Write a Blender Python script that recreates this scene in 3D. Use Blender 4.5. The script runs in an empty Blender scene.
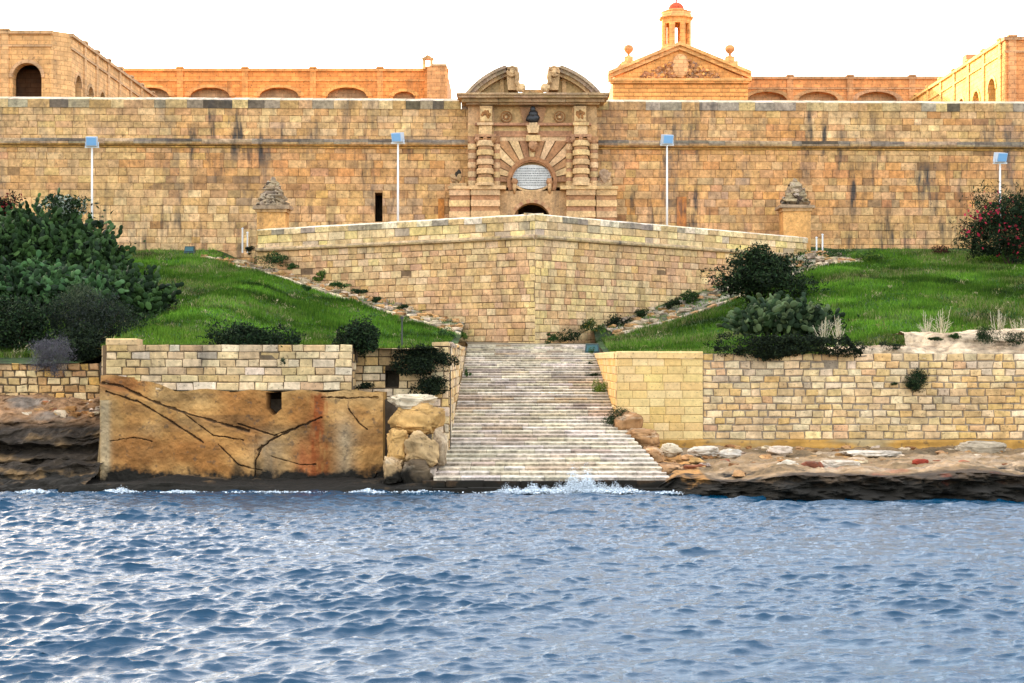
import bpy, math, random
import numpy as np
from mathutils import Vector, noise
rad = math.radians
S = bpy.context.scene
COL = S.collection
# ---------------------------------------------------------------- camera, sky, sun, exposure
F = 1600.0; HY = 360.0; EYE = 5.0
cd = bpy.data.cameras.new('camera'); cam = bpy.data.objects.new('camera', cd); COL.objects.link(cam); S.camera = cam
cam.location = (0, 0, EYE); cam.rotation_euler = (rad(90), 0, 0)
cd.sensor_width = 36; cd.lens = 36 * F / 1024; cd.shift_y = (HY - 341.5) / 1024
cd.clip_start = .5; cd.clip_end = 3000
W = bpy.data.worlds.new("World"); S.world = W; W.use_nodes = True
sk = W.node_tree.nodes.new('ShaderNodeTexSky'); sk.sky_type = 'NISHITA'; sk.sun_disc = False
SUN_EL, SUN_AZ = 14, -42            # azimuth from +Y, towards +X
sk.sun_elevation = rad(SUN_EL); sk.sun_rotation = rad(SUN_AZ)
sk.air_density = .8; sk.dust_density = 2.8; sk.ozone_density = .3
sky_fill = W.node_tree.nodes.new('ShaderNodeVectorMath'); sky_fill.operation = 'ADD'; sky_fill.inputs[1].default_value = (2.7, 2.66, 2.6)   # even white added to the sky for neutral fill and whiter water
W.node_tree.links.new(sk.outputs[0], sky_fill.inputs[0]); W.node_tree.links.new(sky_fill.outputs[0], W.node_tree.nodes['Background'].inputs[0])
W.node_tree.nodes['Background'].inputs[1].default_value = .15
sd = bpy.data.lights.new('sun', 'SUN'); sd.energy = 2.4; sd.angle = rad(.5); sd.color = (1, .87, .68)
sun = bpy.data.objects.new('sun', sd); COL.objects.link(sun)
sv = Vector((math.sin(rad(SUN_AZ)) * math.cos(rad(SUN_EL)), math.cos(rad(SUN_AZ)) * math.cos(rad(SUN_EL)), math.sin(rad(SUN_EL))))
sun.rotation_euler = sv.to_track_quat('Z', 'Y').to_euler(); sun.location = (-40, 60, 90)
S.view_settings.view_transform = 'Standard'; S.view_settings.look = 'None'
S.view_settings.gamma = 1; S.view_settings.use_curve_mapping = False
S.view_settings.exposure = 1.98
S.cycles.max_bounces = 6; S.cycles.diffuse_bounces = 3

def at(px, py, D):                   # picture point at a known distance -> place
    return ((px - 512) * D / F, D, EYE + (HY - py) * D / F)
def lerp(a, b, t): return a + (b - a) * t
def clamp(v, a=0., b=1.): return max(a, min(b, v))
def sst(a, b, x):
    t = clamp((x - a) / (b - a)); return t * t * (3 - 2 * t)
def ns(x, y, z=0.): return noise.noise(Vector((x, y, z)))
def mixc(a, b, t): return tuple(lerp(p, q, t) for p, q in zip(a, b))

# ---------------------------------------------------------------- materials
MATS = {}
TINT = {}
def mat_stone(name, fine=.35, grain=6., bump=.35, streak=0., streak_col=(.05, .045, .04), tide=None, rough=.95, patch=.25, courses=False):
    """colour from the block itself (attribute Col), broken up by grain, pitting and dirt"""
    m = bpy.data.materials.new(name); m.use_nodes = True; nt = m.node_tree; N = nt.nodes; L = nt.links
    b = N['Principled BSDF']; b.inputs['Roughness'].default_value = rough
    b.inputs['Specular IOR Level'].default_value = .2
    a = N.new('ShaderNodeAttribute'); a.attribute_name = 'Col'
    geo = N.new('ShaderNodeNewGeometry')
    def nz(scale, det=4., sx=1., sz=1., rough_=.6):
        mp = N.new('ShaderNodeMapping'); mp.inputs['Scale'].default_value = (sx, sx, sz)
        L.new(geo.outputs['Position'], mp.inputs['Vector'])
        n = N.new('ShaderNodeTexNoise'); n.inputs['Scale'].default_value = scale; n.inputs['Detail'].default_value = det
        n.inputs['Roughness'].default_value = rough_; L.new(mp.outputs[0], n.inputs['Vector']); return n.outputs['Fac']
    def ramp(src, p0, p1, v0, v1):
        r = N.new('ShaderNodeMapRange'); r.inputs['From Min'].default_value = p0; r.inputs['From Max'].default_value = p1
        r.inputs['To Min'].default_value = v0; r.inputs['To Max'].default_value = v1; L.new(src, r.inputs['Value']); return r.outputs[0]
    def mul(c, f):
        mx = N.new('ShaderNodeVectorMath'); mx.operation = 'SCALE'; L.new(c, mx.inputs[0]); L.new(f, mx.inputs['Scale']); return mx.outputs[0]
    def mix(c, col, f):
        mx = N.new('ShaderNodeMix'); mx.data_type = 'RGBA'; L.new(f, mx.inputs[0]); L.new(c, mx.inputs[6]); mx.inputs[7].default_value = (*col, 1); return mx.outputs[2]
    n1 = nz(grain, 6); n2 = nz(grain * .22, 4)
    c = mul(a.outputs['Color'], ramp(n1, .3, .7, 1 - fine, 1 + fine))
    c = mul(c, ramp(n2, .3, .7, 1 - patch, 1 + patch))
    pit = ramp(nz(grain * 2.3, 2), .60, .70, 0., .55)
    c = mix(c, (.07, .05, .035), pit)
    if streak:
        s1 = nz(1.5, 5, 1., .16); s2 = nz(.13, 3)
        f = N.new('ShaderNodeMath'); f.operation = 'MULTIPLY'; L.new(ramp(s1, .50, .66, 0., streak), f.inputs[0]); L.new(ramp(s2, .42, .6, .0, 1.), f.inputs[1])
        c = mix(c, streak_col, f.outputs[0])
        s3 = nz(.55, 4, 1., .22); f2 = N.new('ShaderNodeMath'); f2.operation = 'MULTIPLY'; L.new(ramp(s3, .54, .72, 0., streak * .6), f2.inputs[0]); L.new(ramp(nz(3.5, 4, 1., .5), .35, .6, .3, 1.), f2.inputs[1])
        c = mix(c, tuple(.5 * k + .07 for k in streak_col), f2.outputs[0])
    if tide:
        sp = N.new('ShaderNodeSeparateXYZ'); L.new(geo.outputs['Position'], sp.inputs[0])
        ad = N.new('ShaderNodeMath'); ad.operation = 'ADD'; L.new(sp.outputs[2], ad.inputs[0]); L.new(ramp(nz(.9, 5), .3, .7, -tide[1], tide[1]), ad.inputs[1])
        c = mix(c, (.016, .013, .009), ramp(ad.outputs[0], tide[0] + .12, tide[0] - .12, 0., 1.))
    if courses:                       # faint ashlar coursing
        sp_ = N.new('ShaderNodeSeparateXYZ'); L.new(geo.outputs['Position'], sp_.inputs[0]); ad_ = N.new('ShaderNodeMath'); L.new(sp_.outputs[0], ad_.inputs[0]); L.new(sp_.outputs[1], ad_.inputs[1])
        cb = N.new('ShaderNodeCombineXYZ'); L.new(ad_.outputs[0], cb.inputs[0]); L.new(sp_.outputs[2], cb.inputs[1])
        bk = N.new('ShaderNodeTexBrick'); bk.inputs['Scale'].default_value = 1.; bk.inputs['Brick Width'].default_value = .95; bk.inputs['Row Height'].default_value = .42; bk.inputs['Mortar Size'].default_value = .025
        bk.inputs['Color1'].default_value = (.82, .82, .80, 1); bk.inputs['Color2'].default_value = (1.12, 1.08, 1.02, 1); bk.inputs['Mortar'].default_value = (.62, .56, .5, 1); L.new(cb.outputs[0], bk.inputs['Vector'])
        vm = N.new('ShaderNodeVectorMath'); vm.operation = 'MULTIPLY'; L.new(c, vm.inputs[0]); L.new(bk.outputs['Color'], vm.inputs[1]); c = vm.outputs[0]
    L.new(c, b.inputs['Base Color'])
    bp = N.new('ShaderNodeBump'); bp.inputs['Strength'].default_value = bump; bp.inputs['Distance'].default_value = .08
    L.new(n1, bp.inputs['Height']); L.new(bp.outputs[0], b.inputs['Normal'])
    MATS[name] = m; return m
def mat_leaf(name, rough=.55, spec=.3, fine=.3):
    m = bpy.data.materials.new(name); m.use_nodes = True; nt = m.node_tree; b = nt.nodes['Principled BSDF']
    a = nt.nodes.new('ShaderNodeAttribute'); a.attribute_name = 'Col'
    nt.links.new(a.outputs['Color'], b.inputs['Base Color']); b.inputs['Roughness'].default_value = rough
    b.inputs['Specular IOR Level'].default_value = spec; MATS[name] = m; return m
mat_stone('rampart_stone', streak=.95, grain=3.2)
mat_stone('pale_stone', fine=.28, streak=.45, grain=4.)
mat_stone('new_stone', fine=.14, patch=.1, grain=5., bump=.2)
mat_stone('carved_stone', fine=.3, grain=6., streak=.55)
mat_stone('barracks_stone', fine=.2, grain=2., patch=.2, streak=.4, streak_col=(.12, .07, .04), courses=True)
mat_stone('coping_stone', fine=.4, grain=4., streak=.8)
mat_stone('step_stone', fine=.5, grain=5., patch=.35)
mat_stone('quarried_rock', fine=.28, grain=1.6, patch=.3, bump=.5, tide=(.62, .35))
mat_stone('shore_rock', fine=.5, grain=2.6, patch=.4, bump=.8, tide=(.55, .4))
mat_stone('boulder_rock', fine=.35, grain=2.2, patch=.3, bump=.7, tide=(.6, .4))
mat_stone('soil', fine=.5, grain=2., patch=.4, bump=.6)
mat_leaf('leaf', .8, .08); mat_leaf('grass_blade', .8, .05); mat_leaf('cactus_skin', .7, .12)
for k_, t_ in (('rampart_stone', (1.17, .97, .76)), ('pale_stone', (1.12, .97, .80)), ('new_stone', (1.12, .96, .76)), ('carved_stone', (1.10, .90, .66)), ('barracks_stone', (1.32, 1.06, .84)), ('coping_stone', (1.1, .97, .78)), ('step_stone', (1.05, .98, .90)), ('quarried_rock', (.86, .74, .54)), ('boulder_rock', (.92, .82, .68)), ('shore_rock', (.95, .8, .62))): TINT[k_] = t_
mat_leaf('paint', .4, .4); mat_leaf('dark_bronze', .5, .5)

# ---------------------------------------------------------------- mesh helpers
def finish(o, parent=None):
    COL.objects.link(o)
    if parent is not None: o.parent = parent
    return o
class MB:
    def __init__(s): s.v = []; s.f = []; s.c = []
    def face(s, pts, col):
        i = len(s.v); s.v.extend(pts); s.f.append(list(range(i, i + len(pts)))); s.c.append(col)
    def poly(s, verts, faces, col):
        i = len(s.v); s.v.extend(verts)
        for k, f in enumerate(faces): s.f.append([i + j for j in f]); s.c.append(col[k] if isinstance(col, list) else col)
    def hexa(s, b, t, col):          # b, t: 4 bottom and 4 top points, same winding
        s.poly(list(b) + list(t), [(3, 2, 1, 0), (4, 5, 6, 7), (0, 1, 5, 4), (1, 2, 6, 5), (2, 3, 7, 6), (3, 0, 4, 7)], col)
    def box(s, x0, x1, y0, y1, z0, z1, col, j=0.):
        r = lambda: random.uniform(-j, j) if j else 0
        P = lambda x, y, z: (x + r(), y + r(), z + r())
        s.hexa([P(x0, y0, z0), P(x1, y0, z0), P(x1, y1, z0), P(x0, y1, z0)], [P(x0, y0, z1), P(x1, y0, z1), P(x1, y1, z1), P(x0, y1, z1)], col)
    def prism(s, prof, y0, y1, col):  # prof: (x,z) polygon, extruded in y
        n = len(prof)
        s.poly([(x, y0, z) for x, z in prof] + [(x, y1, z) for x, z in prof],
               [tuple(range(n)), tuple(range(2 * n - 1, n - 1, -1))] + [(i + n, (i + 1) % n + n, (i + 1) % n, i) for i in range(n)], col)
    def lathe(s, cx, cy, prof, col, n=16, a0=0., a1=2 * math.pi):
        full = abs(a1 - a0 - 2 * math.pi) < 1e-6; m = n if full else n + 1; V = []; Fc = []
        for r, z in prof:
            for k in range(m):
                a = a0 + (a1 - a0) * k / n; V.append((cx + r * math.cos(a), cy + r * math.sin(a), z))
        for i in range(len(prof) - 1):
            for k in range(n):
                k2 = (k + 1) % m if full else k + 1
                Fc.append((i * m + k, i * m + k2, (i + 1) * m + k2, (i + 1) * m + k))
        if prof[-1][0] > 1e-4 and full: Fc.append(tuple((len(prof) - 1) * m + k for k in range(n)))
        s.poly(V, Fc, col)
    def tube(s, pts, rads, col, n=7):
        V = []; Fc = []
        for i, p in enumerate(pts):
            p = Vector(p); d = Vector(pts[min(i + 1, len(pts) - 1)]) - Vector(pts[max(i - 1, 0)]); d.normalize()
            u = d.orthogonal().normalized() if abs(d.z) > .9 else d.cross(Vector((0, 0, 1))).normalized(); w = d.cross(u)
            for k in range(n):
                a = 2 * math.pi * k / n; V.append(tuple(p + (u * math.cos(a) + w * math.sin(a)) * rads[i]))
        for i in range(len(pts) - 1):
            for k in range(n): Fc.append((i * n + k, i * n + (k + 1) % n, (i + 1) * n + (k + 1) % n, (i + 1) * n + k))
        Fc.append(tuple(range(n - 1, -1, -1))); Fc.append(tuple((len(pts) - 1) * n + k for k in range(n)))
        s.poly(V, Fc, col)
    def blob(s, c, r, col, n=10, m=7, amp=.15, sq=1., seed=0.):
        V = []; Fc = []
        for i in range(m + 1):
            th = math.pi * i / m
            for k in range(n):
                a = 2 * math.pi * k / n; d = Vector((math.sin(th) * math.cos(a), math.sin(th) * math.sin(a), math.cos(th)))
                q = 1 + amp * noise.noise(d * 1.7 + Vector((seed, seed * 2, 0))) * 2 + amp * .6 * noise.noise(d * 4 + Vector((seed, 3, 1)))
                d = Vector([math.copysign(abs(t) ** sq, t) for t in d])
                V.append((c[0] + d.x * r[0] * q, c[1] + d.y * r[1] * q, c[2] + d.z * r[2] * q))
        for i in range(m):
            for k in range(n): Fc.append((i * n + k, (i + 1) * n + k, (i + 1) * n + (k + 1) % n, i * n + (k + 1) % n))
        s.poly(V, Fc, col)
    def build(s, name, mat, parent=None, smooth=False, loc=None):
        o0 = Vector((0, 0, 0)); p = parent
        while p is not None: o0 += p.location; p = p.parent
        base = o0 + (Vector(loc) if loc is not None else Vector((0, 0, 0)))
        me = bpy.data.meshes.new(name)
        V = np.array(s.v, dtype=np.float64).reshape(-1, 3) - np.array(base)
        me.from_pydata(V.tolist(), [], s.f)
        at_ = me.attributes.new('Col', 'FLOAT_COLOR', 'FACE')
        c = np.ones((len(s.c), 4), dtype=np.float32); c[:, :3] = np.clip(np.array(s.c, dtype=np.float32) * np.array(TINT.get(mat, (1, 1, 1))), 0, .85); at_.data.foreach_set('color', c.ravel())
        if smooth: me.polygons.foreach_set('use_smooth', [True] * len(me.polygons))
        me.materials.append(MATS[mat]); me.update()
        o = bpy.data.objects.new(name, me)
        if loc is not None: o.location = loc
        return finish(o, parent)
def tag(o, label=None, cat=None, group=None, kind=None):
    if label: o['label'] = label
    if cat: o['category'] = cat
    if group: o['group'] = group
    if kind: o['kind'] = kind
    return o
def thing(name, label, cat, loc, group=None):
    o = bpy.data.objects.new(name, None); o.empty_display_size = .5; o.location = loc; finish(o); return tag(o, label, cat, group)
def quads(name, V, C, mat, parent=None, loc=None, nv=4, smooth=False):
    """many loose faces at once: V (n,nv,3), C (n,3)"""
    n = len(V); base = np.zeros(3); p = parent
    while p is not None: base = base + np.array(p.location); p = p.parent
    if loc is not None: base = base + np.array(loc)
    me = bpy.data.meshes.new(name); me.vertices.add(n * nv); me.vertices.foreach_set('co', (V - base).astype(np.float32).ravel())
    me.loops.add(n * nv); me.loops.foreach_set('vertex_index', np.arange(n * nv, dtype=np.int32))
    me.polygons.add(n); me.polygons.foreach_set('loop_start', np.arange(n, dtype=np.int32) * nv)
    try: me.polygons.foreach_set('loop_total', np.full(n, nv, dtype=np.int32))
    except Exception: pass
    a = me.attributes.new('Col', 'FLOAT_COLOR', 'FACE'); c = np.ones((n, 4), np.float32); c[:, :3] = C; a.data.foreach_set('color', c.ravel())
    me.update(calc_edges=True); me.validate(); me.materials.append(MATS[mat]); o = bpy.data.objects.new(name, me)
    if loc is not None: o.location = loc
    return finish(o, parent)
def grid(name, P, C, mat, parent=None, smooth=True, kind=None, keep=None):
    """P (ny,nx,3) points, C (ny,nx,3) colours"""
    ny, nx = P.shape[:2]; base = np.zeros(3); p = parent
    while p is not None: base = base + np.array(p.location); p = p.parent
    i = np.arange(ny * nx).reshape(ny, nx)
    q = np.stack([i[:-1, :-1], i[:-1, 1:], i[1:, 1:], i[1:, :-1]], -1).reshape(-1, 4)
    if keep is not None: q = q[keep.reshape(-1)]
    me = bpy.data.meshes.new(name); me.vertices.add(ny * nx); me.vertices.foreach_set('co', (P - base).astype(np.float32).ravel())
    n = len(q); me.loops.add(n * 4); me.loops.foreach_set('vertex_index', q.astype(np.int32).ravel())
    me.polygons.add(n); me.polygons.foreach_set('loop_start', np.arange(n, dtype=np.int32) * 4)
    try: me.polygons.foreach_set('loop_total', np.full(n, 4, dtype=np.int32))
    except Exception: pass
    me.polygons.foreach_set('use_smooth', np.full(n, smooth))
    if C is not None:
        a = me.attributes.new('Col', 'FLOAT_COLOR', 'POINT'); c = np.ones((ny * nx, 4), np.float32); c[:, :3] = np.clip(C.reshape(-1, 3) * np.array(TINT.get(mat, (1, 1, 1))), 0, .85); a.data.foreach_set('color', c.ravel())
    me.update(calc_edges=True); me.materials.append(MATS[mat]); o = bpy.data.objects.new(name, me); finish(o, parent)
    if kind: o['kind'] = kind
    return o
def vnoise(X, Y, Z=None, seed=0, octs=4):
    """numpy value noise, about -1..1"""
    Z = np.zeros_like(X) if Z is None else Z
    out = np.zeros_like(X, dtype=float); amp = 1.; tot = 0.
    for o in range(octs):
        f = 2. ** o; x, y, z = X * f + seed * 17.3, Y * f + seed * 5.1, Z * f + seed * 9.7
        xi, yi, zi = np.floor(x).astype(np.int64), np.floor(y).astype(np.int64), np.floor(z).astype(np.int64)
        fx, fy, fz = x - xi, y - yi, z - zi
        fx, fy, fz = fx * fx * (3 - 2 * fx), fy * fy * (3 - 2 * fy), fz * fz * (3 - 2 * fz)
        def h(a, b, c):
            n = (a * 374761393 + b * 668265263 + c * 2147483647 + o * 1013) & 0xffffffff
            n = ((n ^ (n >> 13)) * 1274126177) & 0xffffffff
            return ((n ^ (n >> 16)) & 0xffff) / 32767.5 - 1
        r = 0
        for dx in (0, 1):
            for dy in (0, 1):
                for dz in (0, 1):
                    w = (fx if dx else 1 - fx) * (fy if dy else 1 - fy) * (fz if dz else 1 - fz)
                    r = r + w * h(xi + dx, yi + dy, zi + dz)
        out += amp * r; tot += amp; amp *= .5
    return out / tot * 1.6

# ---------------------------------------------------------------- stone colours
BEIGE = (.50, .37, .20); CREAM = (.62, .50, .31); GOLD = (.52, .34, .12); ORANGE = (.52, .235, .075)
BROWN = (.25, .135, .06); DARK = (.075, .06, .05); GREY = (.29, .25, .21); PALE = (.62, .55, .44); RUST = (.22, .07, .03); TAN = (.42, .27, .135)
PINK = (.47, .27, .17)
def vary(c, a=.12):
    k = 1 + random.uniform(-a, a); return (c[0] * k, c[1] * k * random.uniform(.96, 1.04), c[2] * k * random.uniform(.9, 1.1))
def pick(*pairs):
    r = random.random() * sum(w for _, w in pairs)
    for c, w in pairs:
        r -= w
        if r <= 0: return c
    return pairs[-1][0]

def masonry(mb, A, B, zb, zt, pal, ch=(.38, .46), bw=(.5, 1.), joint=.03, depth=.05, jit=.012, rough=.02, thick=.8, mortar=(.17, .12, .075), gap=0., holes=(), cap=True):
    """wall face from A to B (seen with A on the left), every block its own stone. zb, zt: functions of distance along."""
    A = Vector((A[0], A[1], 0)); B = Vector((B[0], B[1], 0)); U = B - A; Lh = U.length; U.normalize(); Nn = Vector((U.y, -U.x, 0))
    fz = (lambda f: f if callable(f) else (lambda u, f=f: f)); zb = fz(zb); zt = fz(zt)
    P = lambda u, z, d: tuple(A + U * u + Nn * d + Vector((0, 0, z)))
    zlo = min(zb(0), zb(Lh), zb(Lh / 2)); zhi = max(zt(0), zt(Lh), zt(Lh / 2)); z = zhi; row = 0
    while z > zlo - .02:
        h = random.uniform(*ch); z0 = z - h
        if z - zlo < ch[0] * .6: break
        u = -random.uniform(0, bw[0]) if row else 0.
        while u < Lh:
            w = random.uniform(*bw)
            if Lh - (u + w) < bw[0] * .5: w = Lh - u
            a, b = max(u, 0.), min(u + w, Lh); um = (a + b) / 2; u += w
            if b - a < .06: continue
            zz1 = min(z, zt(um)); 
            if zz1 - z0 < .08 or z < zb(um) - .05: continue
            inh = False
            for (h0, h1, k0, k1) in holes:
                if a < h1 - .05 and b > h0 + .05 and z0 < k1 - .05 and z > k0 + .05:
                    if um < h0 or a < h0: b = min(b, h0)
                    elif um > h1 or b > h1: a = max(a, h1)
                    else: inh = True
                    if a >= h0 - .01 and b <= h1 + .01: inh = True
            if inh or b - a < .06: continue
            col = pal(um, (z0 + zz1) / 2)
            if col is None: continue
            d = random.uniform(-rough, rough); jj = lambda: random.uniform(-jit, jit); g = joint / 2
            if random.random() < gap: d -= random.uniform(.3, .8) * depth
            fr = [(a + g, z0 + g), (b - g, z0 + g), (b - g, zz1 - g), (a + g, zz1 - g)]
            e = min(.03, (b - a) * .15)
            bk = [P(p[0], p[1], -depth - .03) for p in fr]
            q = [(p[0] + jj(), p[1] + jj()) for p in fr]
            md = [P(p[0], p[1], d - .018) for p in q]
            cxm, czm = (a + b) / 2, (z0 + zz1) / 2
            ft = [P(p[0] + (e if p[0] < cxm else -e), p[1] + (e if p[1] < czm else -e), d + random.uniform(-.006, .006)) for p in q]
            mb.poly(bk + md + ft, [(8, 9, 10, 11)] + [(4 + i, 4 + (i + 1) % 4, 8 + (i + 1) % 4, 8 + i) for i in range(4)] + [(i, (i + 1) % 4, 4 + (i + 1) % 4, 4 + i) for i in range(4)], col)
        z = z0; row += 1
    # core of the wall (mortar shows in the joints)
    K = max(1, int(Lh / 2.))
    for i in range(K):
        a, b = Lh * i / K, Lh * (i + 1) / K
        lst = [(a, b, None)]
        for (h0, h1, k0, k1) in holes:
            nl = []
            for (p, q_, o_) in lst:
                if o_ is not None or h1 <= p or h0 >= q_: nl.append((p, q_, o_)); continue
                if h0 > p: nl.append((p, h0, None))
                nl.append((max(p, h0), min(q_, h1), (k0, k1)))
                if h1 < q_: nl.append((h1, q_, None))
            lst = nl
        for (p, q_, o_) in lst:
            if q_ - p < 1e-4: continue
            segs = [(zb(p), zb(q_), zt(p) - .01, zt(q_) - .01)] if o_ is None else [(zb(p), zb(q_), o_[0], o_[0]), (o_[1], o_[1], zt(p) - .01, zt(q_) - .01)]
            for (l0, l1, t0, t1) in segs:
                if t0 - l0 < .01: continue
                mb.hexa([P(p, l0, -depth), P(q_, l1, -depth), P(q_, l1, -thick), P(p, l0, -thick)], [P(p, t0, -depth), P(q_, t1, -depth), P(q_, t1, -thick), P(p, t0, -thick)], mortar)
def coping(mb, A, B, zt, h, d0, d1, rise, pal, bw=(.8, 1.6), jit=.01):
    """capping stones: front at d0 beyond the face, back at d1 behind it, top sloping up by rise"""
    A = Vector((A[0], A[1], 0)); B = Vector((B[0], B[1], 0)); U = B - A; Lh = U.length; U.normalize(); Nn = Vector((U.y, -U.x, 0))
    zt = zt if callable(zt) else (lambda u, f=zt: f)
    P = lambda u, z, d: tuple(A + U * u + Nn * d + Vector((0, 0, z)))
    u = 0.
    while u < Lh - .01:
        w = random.uniform(*bw); w = w if Lh - u - w > bw[0] * .5 else Lh - u
        a, b = u + .008, u + w - .008; r = lambda: random.uniform(-jit, jit); dz = r() * 1.5; dd = r()
        za, zb_ = zt(a) + dz, zt(b) + dz
        c = pal(u + w / 2, 0); ct = pal(u + w / 2, 1)
        v = [P(a, za, d0 + dd), P(b, zb_, d0 + dd), P(b, zb_ + h, d0 + dd), P(a, za + h, d0 + dd), P(b, zb_ + h + .05, d0 - .07), P(a, za + h + .05, d0 - .07),
             P(b, zb_ + h + rise, -d1), P(a, za + h + rise, -d1), P(b, zb_, -d1), P(a, za, -d1)]
        mb.poly(v, [(0, 1, 2, 3), (3, 2, 4, 5), (5, 4, 6, 7), (7, 6, 8, 9), (1, 0, 9, 8), (1, 8, 6, 4, 2), (0, 3, 5, 7, 9)], [c, ct, ct, c, c, c, c])
        u += w
def roll(mb, A, B, zc, r, d, pal, n=6, bw=(.7, 1.5)):
    """half-round string course"""
    A = Vector((A[0], A[1], 0)); B = Vector((B[0], B[1], 0)); U = B - A; Lh = U.length; U.normalize(); Nn = Vector((U.y, -U.x, 0))
    zc = zc if callable(zc) else (lambda u, f=zc: f)
    P = lambda u, z, q: tuple(A + U * u + Nn * q + Vector((0, 0, z)))
    u = 0.
    while u < Lh - .01:
        w = random.uniform(*bw); w = w if Lh - u - w > bw[0] * .5 else Lh - u
        a, b = u + .006, u + w - .006; k = 1 + random.uniform(-.06, .06); V = []; Fc = []; C = []
        for e in (a, b):
            for i in range(n + 1):
                t = -math.pi / 2 + math.pi * i / n; V.append(P(e, zc(e) + r * k * math.sin(t), d + r * k * math.cos(t)))
            V.append(P(e, zc(e) + r, -.1)); V.append(P(e, zc(e) - r, -.1))
        m = n + 3
        for i in range(n): Fc.append((i, i + m, i + 1 + m, i + 1)); C.append(pal(u + w / 2, i / (n - 1)))
        for i in range(n, m): Fc.append((i, i + m, (i + 1) % m + m, (i + 1) % m)); C.append(pal(u + w / 2, 1.))
        Fc += [tuple(range(m - 1, -1, -1)), tuple(range(m, 2 * m))]; C += [pal(u, .5)] * 2
        mb.poly(V, Fc, C); u += w

# ---------------------------------------------------------------- terrain
SAL = (1.4, 97.); BL = (-17.3, 108.7); BR = (21.4, 115.7)      # bastion salient and shoulders
def ymain(x): return 118.3 + .03 * x
ZMAIN = 24.3
def zbase_l(t): return 5.9 + 5.35 * max(0, t) ** .95
def zbase_r(t): return 5.9 + 7.05 * max(0, t) ** 1.12
def HL(x, y):
    z0 = 5.45
    if x < -17.: z0 = lerp(4.85, 5.45, sst(-18.5, -16.8, x)); 
    y0 = 65.5 if x > -17 else 68.6
    t = clamp((1.4 - x) / 18.7); yb = 97 + 11.7 * t; p = lerp(3.4, 1.05, sst(-3, -16, x) if False else clamp((-3 - x) / 12.))
    s = clamp((y - y0) / (yb - y0), 0, 1.08); za = z0 + (zbase_l(t) - z0) * s ** p
    s2 = clamp((y - y0) / (117.2 - y0), 0, 1.1); zc = z0 + (13.0 - z0) * s2
    k = sst(-18.5, -23, x) if False else clamp((-18.2 - x) / 4.); k = k * k * (3 - 2 * k)
    if x > -17.4 and y > yb + .3: za = max(za, zbase_l(t))
    return lerp(za, zc, k) + .10 * ns(x * .35, y * .35, 1) + .05 * ns(x * 1.1, y * 1.1, 2)
def HR(x, y):
    z0 = 5.12; y0 = 72.6
    t = clamp((x - 1.4) / 20.); yb = 97 + 18.7 * t; p = lerp(3., 1.05, clamp((x - 5) / 13.))
    s = clamp((y - y0) / (yb - y0), 0, 1.08); za = z0 + (zbase_r(t) - z0) * s ** p
    s2 = clamp((y - y0) / (117.6 - y0), 0, 1.1); zc = z0 + (13.0 - z0) * s2
    k = clamp((x - 20.5) / 4.); k = k * k * (3 - 2 * k)
    return lerp(za, zc, k) + .10 * ns(x * .35, y * .35, 5) + .05 * ns(x * 1.1, y * 1.1, 6)
GREEN_SOIL = (.035, .06, .016); DRY_SOIL = (.14, .11, .06)
def terrain(name, H, xs, ys, keep):
    P = np.array([[(x, y, H(x, y)) for x in xs] for y in ys]); nx, ny = len(xs), len(ys)
    n = vnoise(P[..., 0] * .4, P[..., 1] * .4, seed=3)
    C = np.array(GREEN_SOIL)[None, None] * (1 + .5 * n[..., None]); dry = np.clip((vnoise(P[..., 0] * .25, P[..., 1] * .25, seed=8) - .25) * 3, 0, 1)[..., None]
    C = C * (1 - dry * .6) + np.array(DRY_SOIL) * dry * .6
    K = np.array([[keep((xs[i] + xs[i + 1]) / 2, (ys[j] + ys[j + 1]) / 2) for i in range(nx - 1)] for j in range(ny - 1)])
    return grid(name, P, C, 'soil', kind='structure', keep=K)
def inside_bastion(x, y):
    if x <= 1.4: return x > BL[0] and y > SAL[1] + (1.4 - x) / 18.7 * 11.7 + .4
    return x < BR[0] and y > SAL[1] + (x - 1.4) / 20. * 18.7 + .4
terrain('hillside', HL, np.concatenate([np.arange(-110, -40, 3.), np.arange(-40, -3.05, .5), [-3.0]]), np.arange(65.2, 119.2, .6),
        lambda x, y: not inside_bastion(x, y) and not (x < -17 and y < 68.4) and y < ymain(x) + .5)
terrain('hillside', HR, np.concatenate([[5.05], np.arange(5.5, 45, .5), np.arange(45, 112, 3.)]), np.arange(72.6, 120.5, .6),
        lambda x, y: not inside_bastion(x, y) and y < ymain(x) + .5)
b = MB()                                                     # level ground inside the bastion and the fort, stair landing
b.face([(-17, 108.9, 12.9), (1.4, 97.6, 12.9), (21.2, 115.8, 12.9), (21.2, 119.2, 12.9), (-17, 118, 12.9)], TAN)
b.build('terreplein', 'soil')['kind'] = 'structure'
b = MB(); b.face([(-420, 119.5, 21), (420, 119.5 + 25, 21), (420, 900, 21), (-420, 900, 21)], (.3, .24, .16)); b.build('parade_ground', 'soil')['kind'] = 'structure'
b = MB()
b.face([(-2.62, 94.9, 5.9), (4.72, 94.9, 5.9), (5.9, 100.8, 6.05), (1.4, 98, 6.05), (-2.9, 99.9, 6.15)], (.20, .16, .10)); b.build('landing', 'soil')['kind'] = 'structure'

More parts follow.
